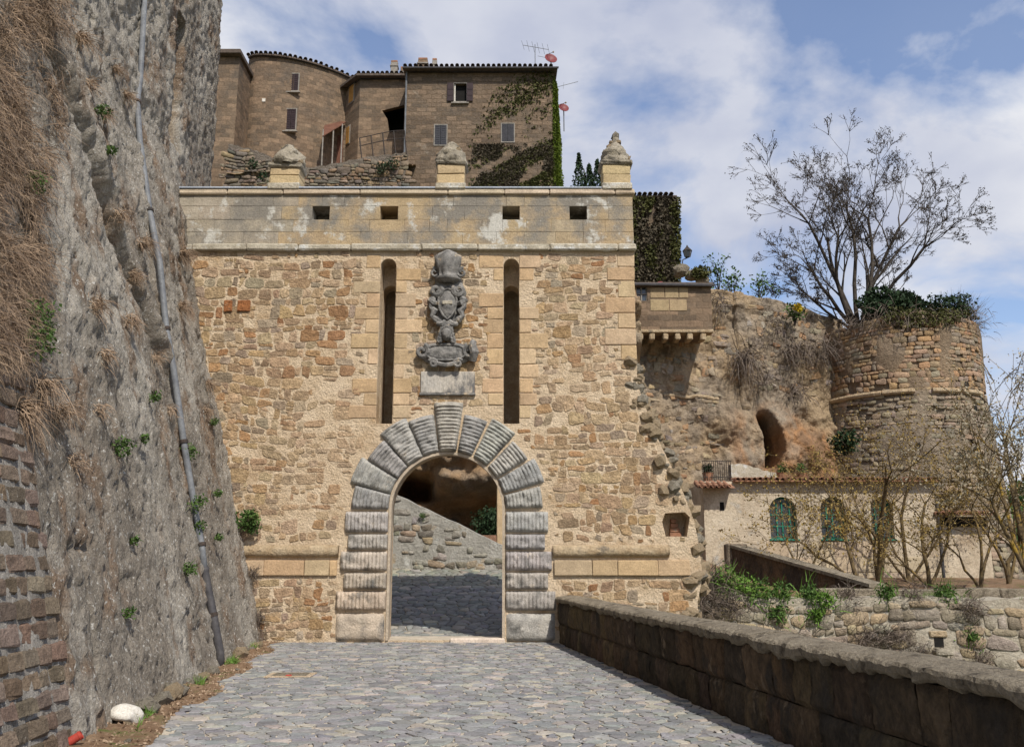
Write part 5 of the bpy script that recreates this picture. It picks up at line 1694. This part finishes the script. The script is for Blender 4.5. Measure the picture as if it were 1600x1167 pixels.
# building cloaked in dead ivy right of the gateway
IY = 40.0
ih = root('ivy_building', 'tall dark building end wholly cloaked in withered ivy with tile eaves', 'building', (P(1020, 350, IY)[0], IY, 11))
x0, x1, zt = P(965, 350, IY)[0], P(1054, 350, IY)[0], ZV(311, IY)
B().box(x0, x1, IY, IY + 6, 11, zt).build('wall', M['house'], ih)
rf = B().box(x0 - .1, x1 + .12, IY - .25, IY + 6.2, zt + .003, zt + .08).build('roof', M['tile_dark'], ih)
tiles(rf, TILED, x0 - .1, x1 + .12, IY - .4, zt + .08, .25, 1, tilt=R(8))
wallivy('withered_ivy', 'grey brown withered ivy covering the tall building end', IY, (985, 311, 1057, 445), 16000, M['deadivy'], lambda u, v: np.clip(.75 + nz2(u, v, .05, .02, 3), 0, 1), .09, .25)
wallivy('green_ivy', 'dull green ivy strands along the edges of the tall building end', IY, (985, 311, 1062, 445), 9000, M['ivy'], lambda u, v: np.clip(nz2(u, v, .06, .025, 8) * 1.6, 0, 1) + (u > 1048) * .3, .08, .35)
grid('upper_ground', np.linspace(4, 15.0, 30), np.linspace(0, 22, 30), lambda s, t: np.stack([s, CY + (s - 5) * .36 + .55 + t, ctop(s) - .35 + t * .015], 1), M['dirt'], kind='structure')

# house corner jutting from the curtain wall on corbels
JY = 34.8
jh = root('corbelled_house', 'small sandy house corner jutting out on stone corbels from the curtain wall', 'house', (P(1050, 500, JY)[0], JY, ZV(525, JY)))
x0, x1, z0, z1 = P(965, 480, JY)[0], P(1112, 480, JY)[0], ZV(515, JY), ZV(447, JY)
ww = rect(JY, 994, 447.5, 1011, 470)
plate('wall', [(x0, z0), (x1, z0 - .1), (x1, z1 - .05), (x0, z1)], [ww], JY, JY + .3, M['house2'], jh)
B().box(x0, x1 - .01, JY + .31, JY + 2.5, z0, z1 - .08).build('rear_wall', M['house2'], jh)
wn = B().box(ww[0][0], ww[1][0], JY + .12, JY + .16, ww[0][1], ww[2][1]).build('window', M['glass'], jh)
for xx in (ww[0][0] + .02, (ww[0][0] + ww[1][0]) / 2, ww[1][0] - .02):
    B().box(xx - .025, xx + .025, JY + .07, JY + .115, ww[0][1], ww[2][1]).build('mullion', M['frame'], wn)
B().box(ww[0][0], ww[1][0], JY + .072, JY + .112, (ww[0][1] + ww[2][1]) / 2 - .02, (ww[0][1] + ww[2][1]) / 2 + .02).build('glazing_bar', M['frame'], wn)
for (u0, v0, u1, v1) in ((1016, 449, 1038, 466), (1039, 449, 1060, 466), (1061, 449, 1075, 466), (1016, 468, 1045, 486), (1046, 468, 1073, 486)):
    q = rect(JY, u0, v0, u1, v1); part('patch_block', *bevbox(q[0][0] + .01, q[1][0] - .01, JY - .02, JY + .02, q[0][1] + .01, q[2][1] - .01, .012, .004), M['ashlar'], jh, col=[vary((.33, .25, .15), .08)] * 24)
part('roof', *bevbox(x0, x1 + .08, JY - .15, JY + 2.6, z1 - .045, z1 + .12, .03), M['tile_dark'], jh)
B().tube([(x0, JY - .17, z1 + .03), (x1 + .1, JY - .17, z1 - .02)], .06, 6).build('gutter', M['pipe2'], jh)
part('ledge', *bevbox(x0, x1 + .02, JY - .06, JY + .5, z0 - .13, z0 - .003, .02), M['core2'], jh)
for u in (1001, 1019, 1040, 1059, 1078, 1099):
    q = P(u, 525, JY); part('corbel', *bevbox(q[0] - .11, q[0] + .11, JY - .03, JY + .6, z0 - .42, z0 - .135, .04, .01), M['core2'], jh)
DARKLUMP = lumpmesh('dark_rock', 3, M['coping'], 2)
q = P(1031, 436, JY + .8); rd = root('red_canopy', 'small dark red round topped cover on the corbelled house roof', 'cover', (q[0], JY + .8, z1 + .1))
B().tube([(q[0], JY + .8, z1 + .05), (q[0], JY + .8, z1 + .3), (q[0], JY + .8, z1 + .42)], [.3, .28, .1], 12).build('cover', M['dish'], rd)
for (u, v, s_, lab) in ((1080, 430, .3, 'mossy rock lump on the curtain wall beside the lamp'), (1062, 424, .32, 'dark rock lump at the foot of the ivy clad building'), (1098, 438, .26, 'low grey rock lump at the end of the tile roof')):
    q = P(u, v, 37.5); o = root('rock_outcrop', lab, 'rock', (q[0], 37.5, q[2] - .3))
    addlump('rock', DARKLUMP, o, q, (s_ * 1.1, s_, s_ * .8))
sl_ = root('street_lamp', 'old iron lantern street lamp on the wall by the ivy clad building', 'street lamp', P(1066, 408, 37.6))
q = P(1074, 396, 37.6)
B().tube([P(1066, 412, 37.6), P(1067, 406, 37.6), P(1072, 404, 37.6), (q[0], q[1], q[2] - .2)], .025, 5).build('arm', M['iron'], sl_)
b = B()
for z_, r_ in ((-.2, .06), (-.17, .12), (.1, .19)):
    b.v += [(q[0] + r_ * math.cos(math.pi / 3 * k), q[1] + r_ * math.sin(math.pi / 3 * k), q[2] + z_) for k in range(6)]
b.f = [(i * 6 + k, i * 6 + (k + 1) % 6, i * 6 + 6 + (k + 1) % 6, i * 6 + 6 + k) for i in range(2) for k in range(6)]
b.build('lantern', M['glass'], sl_)
B().tube([(q[0], q[1], q[2] + .1), (q[0], q[1], q[2] + .14), (q[0], q[1], q[2] + .3), (q[0], q[1], q[2] + .38)], [.22, .2, .05, .02], 6).build('cap', M['iron'], sl_)
for k in range(6):
    c_, s_ = math.cos(math.pi / 3 * k), math.sin(math.pi / 3 * k)
    B().tube([(q[0] + .125 * c_, q[1] + .125 * s_, q[2] - .17), (q[0] + .195 * c_, q[1] + .195 * s_, q[2] + .1)], .013, 4).build('lantern_bar', M['iron'], sl_)

# ------------------------------------------------------------------ trees and shrubs
def tree(name, label, base, stems, lv, m, group=None, leafm=None, lsize=.05, per=3, lspread=.1, sides=4, **kw):
    segs, tips = [], []
    for d, ln, r in stems:
        grow(base, d, ln, r, lv, segs, tips, **kw)
    o = root(name, label, 'tree', tuple(base), group)
    thick = [s_ for s_ in segs if s_[2] > .03]; thin = [s_ for s_ in segs if s_[2] <= .03]
    v, f = tubes(thick, 6); part('trunk', v, f, m, o)
    if thin:
        v, f = tubes(thin, 3); part('twigs', v, f, m, o, kind='stuff')
    if leafm is not None:
        t = np.array(tips); mids = np.array([s_[1] for s_ in thin])
        t = np.concatenate([t, mids[RNG.uniform(0, 1, len(mids)) < .45]]) if len(mids) else t
        c = np.repeat(t, per, 0) + RNG.normal(0, lspread, (len(t) * per, 3))
        v, f = leaves(c, lsize); part('crown', v, f, leafm, o, kind='stuff')
    return o, len(segs)


st = []
for a, e, ln in ((-74, .30, 3.6), (-60, .52, 4.3), (-42, .8, 4.6), (-22, 1.0, 4.9), (-6, 1.1, 5.2), (10, 1.1, 4.8), (26, .95, 4.6), (44, .72, 4.6), (62, .48, 4.2), (76, .28, 3.4), (-30, .7, 4.0), (34, .62, 4.0)):
    a *= .74; dx_ = math.sin(R(a)); st.append(((dx_, random.uniform(-.45, .45), math.cos(R(a)) + .12), ln, .11 if abs(a) < 50 else .085))
bt, ns = tree('bare_tree', 'large spreading leafless tree growing on the round tower top', (15.6, 39.0, 11.6), [(d_, l_ * (1.12 if abs(d_[0]) < .4 else .98 if abs(d_[0]) < .65 else .80), r_) for d_, l_, r_ in st], 4, M['bark'], leafm=M['bark'], lsize=.035, per=1, lspread=.05, spread=.66, up=.035, kids=(2, 4), wig=.12, seg=5, shrink=.50, rmin=.013)
print('bare tree segs', ns)


def bush(name, label, c, r, n, m, size, cat='bush', group=None, stem=True, lump=.45, shell=.25):
    o = root(name, label, cat, (c[0], c[1], c[2] - r[2] * .8), group)
    v, f = leaves(blob(n, c, r, shell, lump, random.randint(0, 99)), size); part('foliage', v, f, m, o, kind='stuff')
    if stem:
        segs, tips = [], []
        for k in range(5):
            grow((c[0], c[1], c[2] - r[2] * .95), RNG.normal(0, .6, 3) + np.array([0, 0, 1]), r[2] * 1.4, .03, 1, segs, tips)
        v, f = tubes(segs, 4); part('stems', v, f, M['bark'], o)
    return o


bush('tower_bush', 'dark green bush at the foot of the bare tree on the tower', (16.7, 37.7, 12.4), (1.45, 1.0, .85), 7000, M['leaf_dark'], .085)
bush('tower_bush', 'olive creeper trailing over the rim of the round tower', (17.6, 36.8, 11.7), (1.6, .5, .5), 2600, M['ivy'], .07)
bush('tower_bush', 'thin dark shrub right of the big bush on the tower', (19.0, 37.6, 12.4), (1.1, .7, .65), 1500, M['leaf_dark'], .07)
q = P(1380, 575, 37.2)
for (u, v, n, ln, lab) in ((1495, 505, 420, 1.5, 'grey broom like dry bush leaning off the tower rim'), (1465, 500, 200, .9, 'brown dry brush on the tower rim beside the broom bush')):
    q = P(u, v, 38.4); tuft('dry_bush', lab, 'bush', (q[0], 38.4, q[2] - .3), (.45 if u > 1480 else .1, 0, .85), n, ln, .014, M['drygrey'], .1, .38, rad=.12)
bush('tower_bush', 'small green plant under the broom bush at the tower edge', P(1503, 512, 38.6), (.3, .3, .3), 260, M['leaf'], .06)
for (u, v, Y, r, m, lab) in ((1122, 432, 38.5, .55, 'leaf', 'leafy green sapling behind the curtain wall by the lamp'), (1145, 445, 38.6, .45, 'leaf', 'lower green sapling next to the leafy one behind the curtain wall'), (1183, 448, 38.6, .5, 'leaf', 'sparse pale green sapling beyond the buttress strip'), (1240, 478, 38, .28, 'leaf', 'small green weed on the curtain wall top near the tower')):
    q = P(u, v, Y); tree('sapling', lab, (q[0], Y, q[2] - .9), [((random.uniform(-.3, .3), 0, 1), r * 2, .035) for _ in range(4)], 1, M['bark'], leafm=M[m], lsize=.075, per=5, lspread=.13, kids=(1, 2))
bush('yellow_flowers', 'small clump of yellow flowers on the curtain wall top', P(1247, 481, 37.6), (.2, .2, .16), 160, M['yellow'], .06, 'flowers', stem=False)
bush('mossy_clump', 'low dark moss clump on the rock beside the street lamp', P(1093, 426, 37.2), (.5, .3, .28), 900, M['ivy'], .06, stem=False)
bush('dark_shrub', 'dark green shrub growing from the joint of tower and cliff', P(1320, 690, 35.6), (.55, .35, .5), 900, M['leaf_dark'], .08)
for i, (u, v, ln, n) in enumerate(((1163, 560, 1.9, 420), (1240, 545, 1.3, 300), (1195, 585, .9, 160), (1245, 610, 1.0, 220), (1125, 470, 1.1, 200), (1215, 505, .9, 160), (1262, 555, 1.2, 200), (1285, 540, 1.6, 240), (1187, 530, .7, 120))):
    q = P(u, v, CY); yy = cury(q[0], q[2]); q = P(u, v, yy)
    tuft('hanging_brush', ('long', 'short')[ln < 1.1] + ' dry grey brush hanging on the curtain wall ' + ('under the corbelled house end' if u < 1150 else 'beside the round tower' if u > 1255 else 'below the buttress strip' if u < 1190 else 'above the dark cave mouth'), 'dry plant', (q[0], yy - .05, q[2]), (0, -.8, -.1), int(n * .7), ln * .75, .014, M['drygrey'], 1.5, .9, group='hanging dry brush on the curtain wall', rad=.28)
for i, a in enumerate(np.linspace(-1.1, 1.0, 12)):
    tuft('rim_brush', 'dry brush hanging over the round tower rim ' + ('beside the curtain wall' if a < -.6 else 'under the dark green bush' if a < .1 else 'under the broom like bush'), 'dry plant', (TCX + 3.5 * math.sin(a), TCY - 3.5 * math.cos(a), TZ - .1), (math.sin(a), -math.cos(a), .2), random.choice((25, 60, 90)), random.uniform(.35, .9), .012, M['drygrey'], 1.6, .7, group='dry brush on the tower rim', rad=.3)
cf = root('evergreen', 'dark evergreen tree top behind the parapet near the end pinnacle', 'tree', (3.6, 40.5, 18.9))
pts_ = []
for (x, h_) in ((3.25, 2.1), (3.75, 1.55), (4.15, 1.8)):
    z_ = RNG.uniform(0, 1, 700); rr = (1 - z_) * .42 + .06; a_ = RNG.uniform(0, 6.28, 700)
    pts_.append(np.stack([x + rr * np.cos(a_) * RNG.uniform(.3, 1, 700), 40.5 + rr * np.sin(a_), 18.9 + z_ * h_ + .08 * np.sin(a_ * 5 + z_ * 20)], 1))
v, f = leaves(np.concatenate(pts_), .07); part('crown', v, f, M['leaf_dark'], cf, kind='stuff')
B().tube([(3.6, 40.5, 18.4), (3.5, 40.5, 20.2)], [.08, .02], 6).build('trunk', M['bark'], cf)

# sparse bronze-leaved trees before the lower building
def gz(x, y): return float(terr(np.array([x]), np.array([y]))[0, 2])
for (u, Y, stems, lab) in (
        (1372, 26.5, [((-.05, 0, 1), 3.1, .10), ((.55, -.1, .85), 2.6, .07), ((-.45, .1, .8), 2.0, .06)], 'bronze budding tree with forked trunk before the green windows'),
        (1345, 25.2, [((-.28, 0, 1), 2.6, .065), ((-.9, 0, .75), 2.4, .05)], 'slim leaning bronze budding tree beside the forked one'),
        (1255, 24.3, [((-.35, 0, .7), 1.8, .045), ((.3, 0, .9), 1.6, .04)], 'small bronze budding tree by the sloping dark parapet'),
        (1450, 25.5, [((.1, 0, 1), 2.4, .06), ((.7, 0, .7), 2.3, .05), ((-.6, 0, .6), 2.0, .045)], 'bushy bronze budding tree before the low tiled wing'),
        (1530, 24.5, [((-.2, 0, 1), 2.2, .05), ((.5, 0, .8), 2.2, .05), ((-.7, 0, .6), 1.7, .04)], 'low bronze budding tree at the end of the terrace'),
        (1420, 28.3, [((.0, 0, 1), 3.4, .07), ((.5, 0, .9), 2.8, .05), ((-.5, 0, .9), 2.6, .05)], 'tall thin bronze budding tree against the building wall'),
        (1575, 26.5, [((-.1, 0, 1), 3.2, .07), ((.5, 0, .8), 2.6, .05), ((-.5, 0, .8), 2.6, .05)], 'bronze budding tree beside the far end of the wing')):
    x = P(u, 900, Y)[0]
    _, ns = tree('budding_tree', lab, (x, Y, gz(x, Y) - .05), stems, 3, M['bark2'], leafm=M['leaf_bronze'], lsize=.036, per=2, lspread=.09, spread=.85, up=.03, kids=(2, 3), wig=.18, seg=5, shrink=.58, rmin=.006)
_, ns = tree('blossom_tree', 'pale budding tree reaching in beside the rampart end', (12.2, 21.2, .6), [((-.12, 0, 1), 4.2, .12), ((-.5, -.1, .8), 2.6, .07), ((.4, .2, .8), 3, .08), ((-.25, .2, .9), 3.0, .07)], 3, M['bark2'], leafm=M['leaf_pale'], lsize=.034, per=4, lspread=.07, spread=.75, up=.05, kids=(2, 3), wig=.16, seg=5, shrink=.6)

# rampart top plants
RTL = [(1135, 915, 'G', .55), (1165, 925, 'G', .5), (1190, 940, 'G', .45), (1225, 938, 'G', .4), (1268, 932, 'G', .38), (1290, 945, 'G', .3), (1388, 926, 'G', .33), (1482, 930, 'G', .35), (1515, 952, 'D', .4), (1215, 965, 'G', .3), (1275, 968, 'G', .28),
       (1350, 1000, 'D', .45), (1382, 1003, 'D', .35), (1407, 995, 'D', .3), (1440, 1024, 'D', .3), (1518, 1000, 'G', .22), (1532, 1030, 'D', .3), (1115, 905, 'D', .7), (1100, 935, 'D', .6), (1140, 950, 'D', .6), (1330, 925, 'D', .3), (1430, 928, 'D', .3)]
def RW(u): return 'beside the ruined gateway end' if u < 1150 else 'near the sloping dark parapet' if u < 1300 else 'between parapet and drain spout' if u < 1425 else 'around the drain spout'


for (u, v, k, s_) in RTL:
    q = P(u, v, TY - .03); top = q[2] > rtopz(q[0]) - .12
    bs = (q[0], TY + .15, rtopz(q[0]) - .02) if top else (q[0], TY - .02, q[2])
    if k == 'G':
        tuft('rampart_plant', ('big ' if s_ > .42 else 'small ') + ('fresh green weed clump on the rampart top ' if top else 'green weed in the rampart face ') + RW(u), 'plant', bs, (0, -.4, .8), 60, s_, .012, M['grass'], .5, .5, group='weeds on the rampart', rad=.14, leafm=M['leaf'] if random.random() < .6 else M['grass'], nl=int(900 * s_), lsize=.035)
    else:
        tuft('dry_weed', ('big ' if s_ > .42 else 'small ') + ('dry brown weed clump on the rampart top ' if top else 'dry brown weed in the rampart face ') + RW(u), 'dry plant', bs, (0, -.4, .7), 260, s_, .007, M['drygrey'], .9, .6, group='dry weeds on the rampart', rad=.14)
n_ = 5000; gx = RNG.uniform(3.7, 13, n_); gy = RNG.uniform(TY + .05, TY + 1.6, n_)
gzv = terr(gx, gy)[:, 2]; kp = fbm(np.stack([gx * 1.2, gy * 1.2, gx * 0], 1), 3, 7) > -.15
v, f = blades(np.stack([gx, gy, gzv], 1)[kp], RNG.normal(0, .35, (kp.sum(), 3)) + np.array([0, 0, 1]), .2, .006, .5)
mk('terrace_grass', v, f, M['grass'], kind='stuff', label='fresh grass growing along the rampart top', category='grass')

# ------------------------------------------------------------------ on the scarp: pipe, dry grass, tufts
PX = [(224, -12), (217, 120), (212, 160), (216, 221), (231, 329), (247, 411), (257, 514), (268, 575), (284, 690), (298, 775), (312, 851), (317, 893), (330, 960), (341, 1021)]
pp_ = np.array([onscarp(u, v) for u, v in PX])
smx = np.array([np.polyval(np.polyfit(np.arange(len(pp_)), pp_[:, 1], 5), i) for i in range(len(pp_))])
pq = []
for i, (u, v) in enumerate(PX):
    a, b_, c = ray(u, v); t = smx[i] / b_; pq.append((a * t + .03, smx[i], EYE + c * t))
dp = root('drainpipe', 'long bent grey drainpipe running down the scarp wall', 'drainpipe', tuple(np.array(pq[-1])))
B().tube(pq[:12], .055, 10).build('upper_pipe', M['pipe'], dp, smooth=True)
B().tube([tuple(np.array(pq[11]) + np.array((0, 0, .08)))] + pq[11:] + [(pq[-1][0] + .02, pq[-1][1], -.05)], .066, 10).build('iron_foot', M['pipe2'], dp, smooth=True)
for i in (2, 4, 6, 8, 10, 12):
    c = np.array(pq[i]); d = np.array(pq[i + 1]) - c; d /= np.linalg.norm(d)
    B().tube([tuple(c - d * .03), tuple(c + d * .03)], .074, 10).build('clip', M['iron'], dp)

an = []
for _ in range(900):
    v = random.uniform(-40, 560); lim = 100 - 40 * min(1, max(0, (v - 150) / 330)) + 18 * math.sin(v * .03)
    u = random.uniform(-70, lim)
    if fbm(np.array([[u * .022, v * .012, 0.]]), 3, 19)[0] + (lim - u) * .003 < .02:
        continue
    an.append(onscarp(u, v))
an = np.array(an); bs = np.repeat(an, 20, 0) + RNG.normal(0, .07, (len(an) * 20, 3)) * np.array([.35, 1, 1])
bs[:, 0] += .03
v, f = blades(bs, SN + RNG.normal(0, .75, bs.shape) + np.array([.0, 0, -.3]), .42, .0036, 2.2, 5, .38)
hg = root('hanging_grass', 'thick matted brown dry grass hanging down the scarp wall', 'dry grass', tuple(an.mean(0)))
part('strands', v, f, M['dry'], hg, kind='stuff')
v, f = blades(bs[::3], SN + RNG.normal(0, .8, bs[::3].shape), .34, .0036, 1.6, 4, .4); part('matted_stalks', v, f, M['drygrey'], hg, kind='stuff')
def where(u, v, s_, big, small):
    pu = float(np.interp(v, [q_[1] for q_ in PX], [q_[0] for q_ in PX]))
    sz = 'large' if s_ >= big else ('tiny' if s_ <= small else 'middling')
    if abs(u - pu) < 24:
        pl = 'touching the drainpipe'
    elif u > pu:
        pl = 'between the drainpipe and the gateway'
    elif u < 115:
        pl = 'above the tufa blocks' if v > 560 else 'at the hanging dry grass'
    elif v > 800:
        pl = 'low on the scarp near the white stone'
    elif v < 320:
        pl = 'high on the scarp wall'
    else:
        pl = 'halfway up the open scarp face'
    return sz, pl


DRY = [(160, 178, .3), (178, 108, .3), (195, 150, .35), (283, 395, .5), (145, 475, .35), (198, 500, .35), (280, 478, .45), (221, 380, .4), (160, 555, .25), (183, 335, .25), (120, 60, .5), (135, 130, .3), (205, 430, .3), (240, 560, .2), (322, 600, .4), (90, 640, .35), (60, 600, .4), (30, 640, .4), (110, 720, .2), (150, 640, .2), (320, 640, .25), (262, 640, .2)]
for (u, v, s_) in DRY:
    p = onscarp(u, v, .02)
    tuft('dry_tuft', '%s dry brown grass tuft %s' % where(u, v, s_, .4, .25), 'dry plant', p, SN, int(260 * s_) + 50, s_, .0045, M['dry'], 1.7, .5, group='dry tufts on the scarp', rad=.05)
GRN = [(36, 493, .28), (36, 540, .3), (41, 288, .2), (167, 237, .13), (177, 700, .22), (233, 622, .13), (286, 708, .22), (297, 789, .24), (303, 824, .18), (333, 771, .14), (286, 890, .16), (335, 841, .12), (218, 686, .1), (192, 958, .1), (328, 660, .15), (202, 845, .08), (60, 520, .15), (150, 175, .18)]
for (u, v, s_) in GRN:
    p = onscarp(u, v, .03)
    tuft('green_tuft', '%s leafy green tuft %s' % where(u, v, s_, .22, .13), 'plant', p, SN, 10, s_, .008, M['leaf'], .8, .5, group='green tufts on the scarp', rad=.03, leafm=M['leaf'], nl=int(900 * s_), lsize=.022)
p = P(388, 818, FY - .1)
tuft('corner_bush', 'glossy green bush where the scarp meets the gateway', 'bush', p, (.3, -.6, .3), 20, .42, .008, M['leaf'], .6, .5, leafm=M['leaf'], nl=620, lsize=.035, rad=.06)
for (u, v, k) in ((405, 965, 'D'), (402, 985, 'D'), (395, 895, 'D')):
    tuft('dry_tuft', 'dry weed at the foot of the gateway beside the scarp', 'dry plant', P(u, v, FY - .1), (.2, -.6, .5), 120, .25, .005, M['drygrey'], .8, .6, group='dry weeds at the gateway foot', rad=.05)

# verge: grass, stones, red pipe stubs
n_ = 16000; gy = RNG.uniform(6.5, FY, n_); tt = RNG.uniform(.18, .85, n_)
kp = (fbm(np.stack([gy * 1.6, tt * 2, gy * 0], 1), 3, 44) + (tt - .45) * .9) > .12
g = verge(gy[kp], tt[kp]); g = g[g[:, 0] > sbase(g[:, 1]) + .02]
v, f = blades(g, RNG.normal(0, .45, g.shape) + np.array([.1, 0, 1]), .13, .0045, .7, 3)
mk('verge_grass', v, f, M['grass'], kind='stuff', label='fresh grass along the foot of the scarp', category='grass')
n_ = 4000; gy = RNG.uniform(6.5, FY, n_); g = verge(gy, RNG.uniform(.02, .9, n_)); g[:, 2] += .004
v, f = leaves(g, .02); mk('verge_litter', v, f, M['dry'], kind='stuff', label='dry leaf litter on the verge', category='leaf litter')


def PZ(u, v, z=0.0):
    a, b_, c = ray(u, v); t = (z - EYE) / c
    return np.array([a * t, b_ * t, z])


q = PZ(195, 1124, .04); ws = root('white_stone', 'large smooth white stone lying in the grass verge', 'stone', tuple(q))
me = lumpmesh('white_rock', 5, M['white'], 3); me.polygons.foreach_set('use_smooth', np.ones(len(me.polygons), bool))
o = addlump('rock', me, ws, q + np.array((0, 0, .05)), (.17, .12, .085)); o.rotation_euler = (.15, .25, .5)
for (u0, v0, u1, v1, lab) in ((309, 1040, 306, 1018, 'upright red plastic pipe stub by the drainpipe foot'), (92, 1168, 120, 1150, 'slanting red plastic pipe end at the tufa block foot')):
    q = PZ(u0, v0, .03); q2 = PZ(u1, v0, .03) if v0 < 1100 else q + np.array((.16, .06, .10))
    if v0 < 1100:
        q2 = q + np.array((-.02, .05, .27))
    o = root('red_pipe', lab, 'pipe', tuple(q))
    b = B().tube([tuple(q - (q2 - q) * .3), tuple(q2)], .038, 12, False); b.tube([tuple(q2), tuple(q - (q2 - q) * .3)], .031, 12, False); b.build('pipe', M['red'], o, smooth=True)
    B().tube([tuple(q2 - (q2 - q) * .12), tuple(q2 - (q2 - q) * .08)], .043, 12).build('collar', M['red'], o) if v0 > 1100 else None
for i in range(26):
    y = random.uniform(7, 18.5); p = verge(np.array([y]), np.array([random.uniform(.05, .6)]))[0]; s_ = random.uniform(.015, .04)
    o = root('pebble', ('tiny' if s_ < .026 else 'small') + ' loose stone on the soil verge ' + ('beside the tufa blocks' if y < 9 else 'near the white stone' if y < 12 else 'near the drainpipe foot' if y < 16 else 'near the gateway'), 'stone', tuple(p), 'loose stones on the verge')
    addlump('stone', LUMPS[i % 8], o, p + np.array((0, 0, s_ * .3)), (s_ * 1.3, s_, s_ * .7))
for i in range(16):
    y = random.uniform(10, 18.8); x = sbase(y) + .06; s_ = random.uniform(.07, .16)
    o = root('fallen_stone', ('big' if s_ > .12 else 'small') + ' rough grey stone at the scarp foot ' + ('near the white stone' if y < 12.5 else 'near the drainpipe foot' if y < 16 else 'near the gateway'), 'stone', (x, y, .02), 'rough stones at the scarp foot')
    addlump('stone', LUMPS[(i * 2 + 1) % 8], o, (x, y, s_ * .4), (s_, s_ * 1.2, s_ * .7))

# ------------------------------------------------------------------ far hill on the right
def fhill(s, t):
    z = -3.4 + 19 * np.exp(-((s - 120) / 55) ** 2 - ((t - 175) / 60) ** 2) + 9 * np.exp(-((s - 40) / 70) ** 2 - ((t - 230) / 40) ** 2) * 1.0
    return np.stack([s, t, z + 1.2 * fbm(np.stack([s * .06, t * .06, s * 0], 1), 4)], 1)


grid('hills', np.linspace(-60, 260, 90), np.linspace(95, 300, 70), fhill, M['hill'], kind='structure')
n_ = 16000; hx2 = RNG.uniform(60, 200, n_); hy2 = RNG.uniform(110, 200, n_); hp = fhill(hx2, hy2)
hp[:, 2] += RNG.uniform(0, 3.2, n_) * (fbm(np.stack([hx2 * .12, hy2 * .12, hx2 * 0], 1), 3, 9) > -.1)
v, f = leaves(hp, .8); mk('far_wood', v, f, M['leaf'], kind='stuff', label='green wooded slope far beyond the terrace', category='wood')
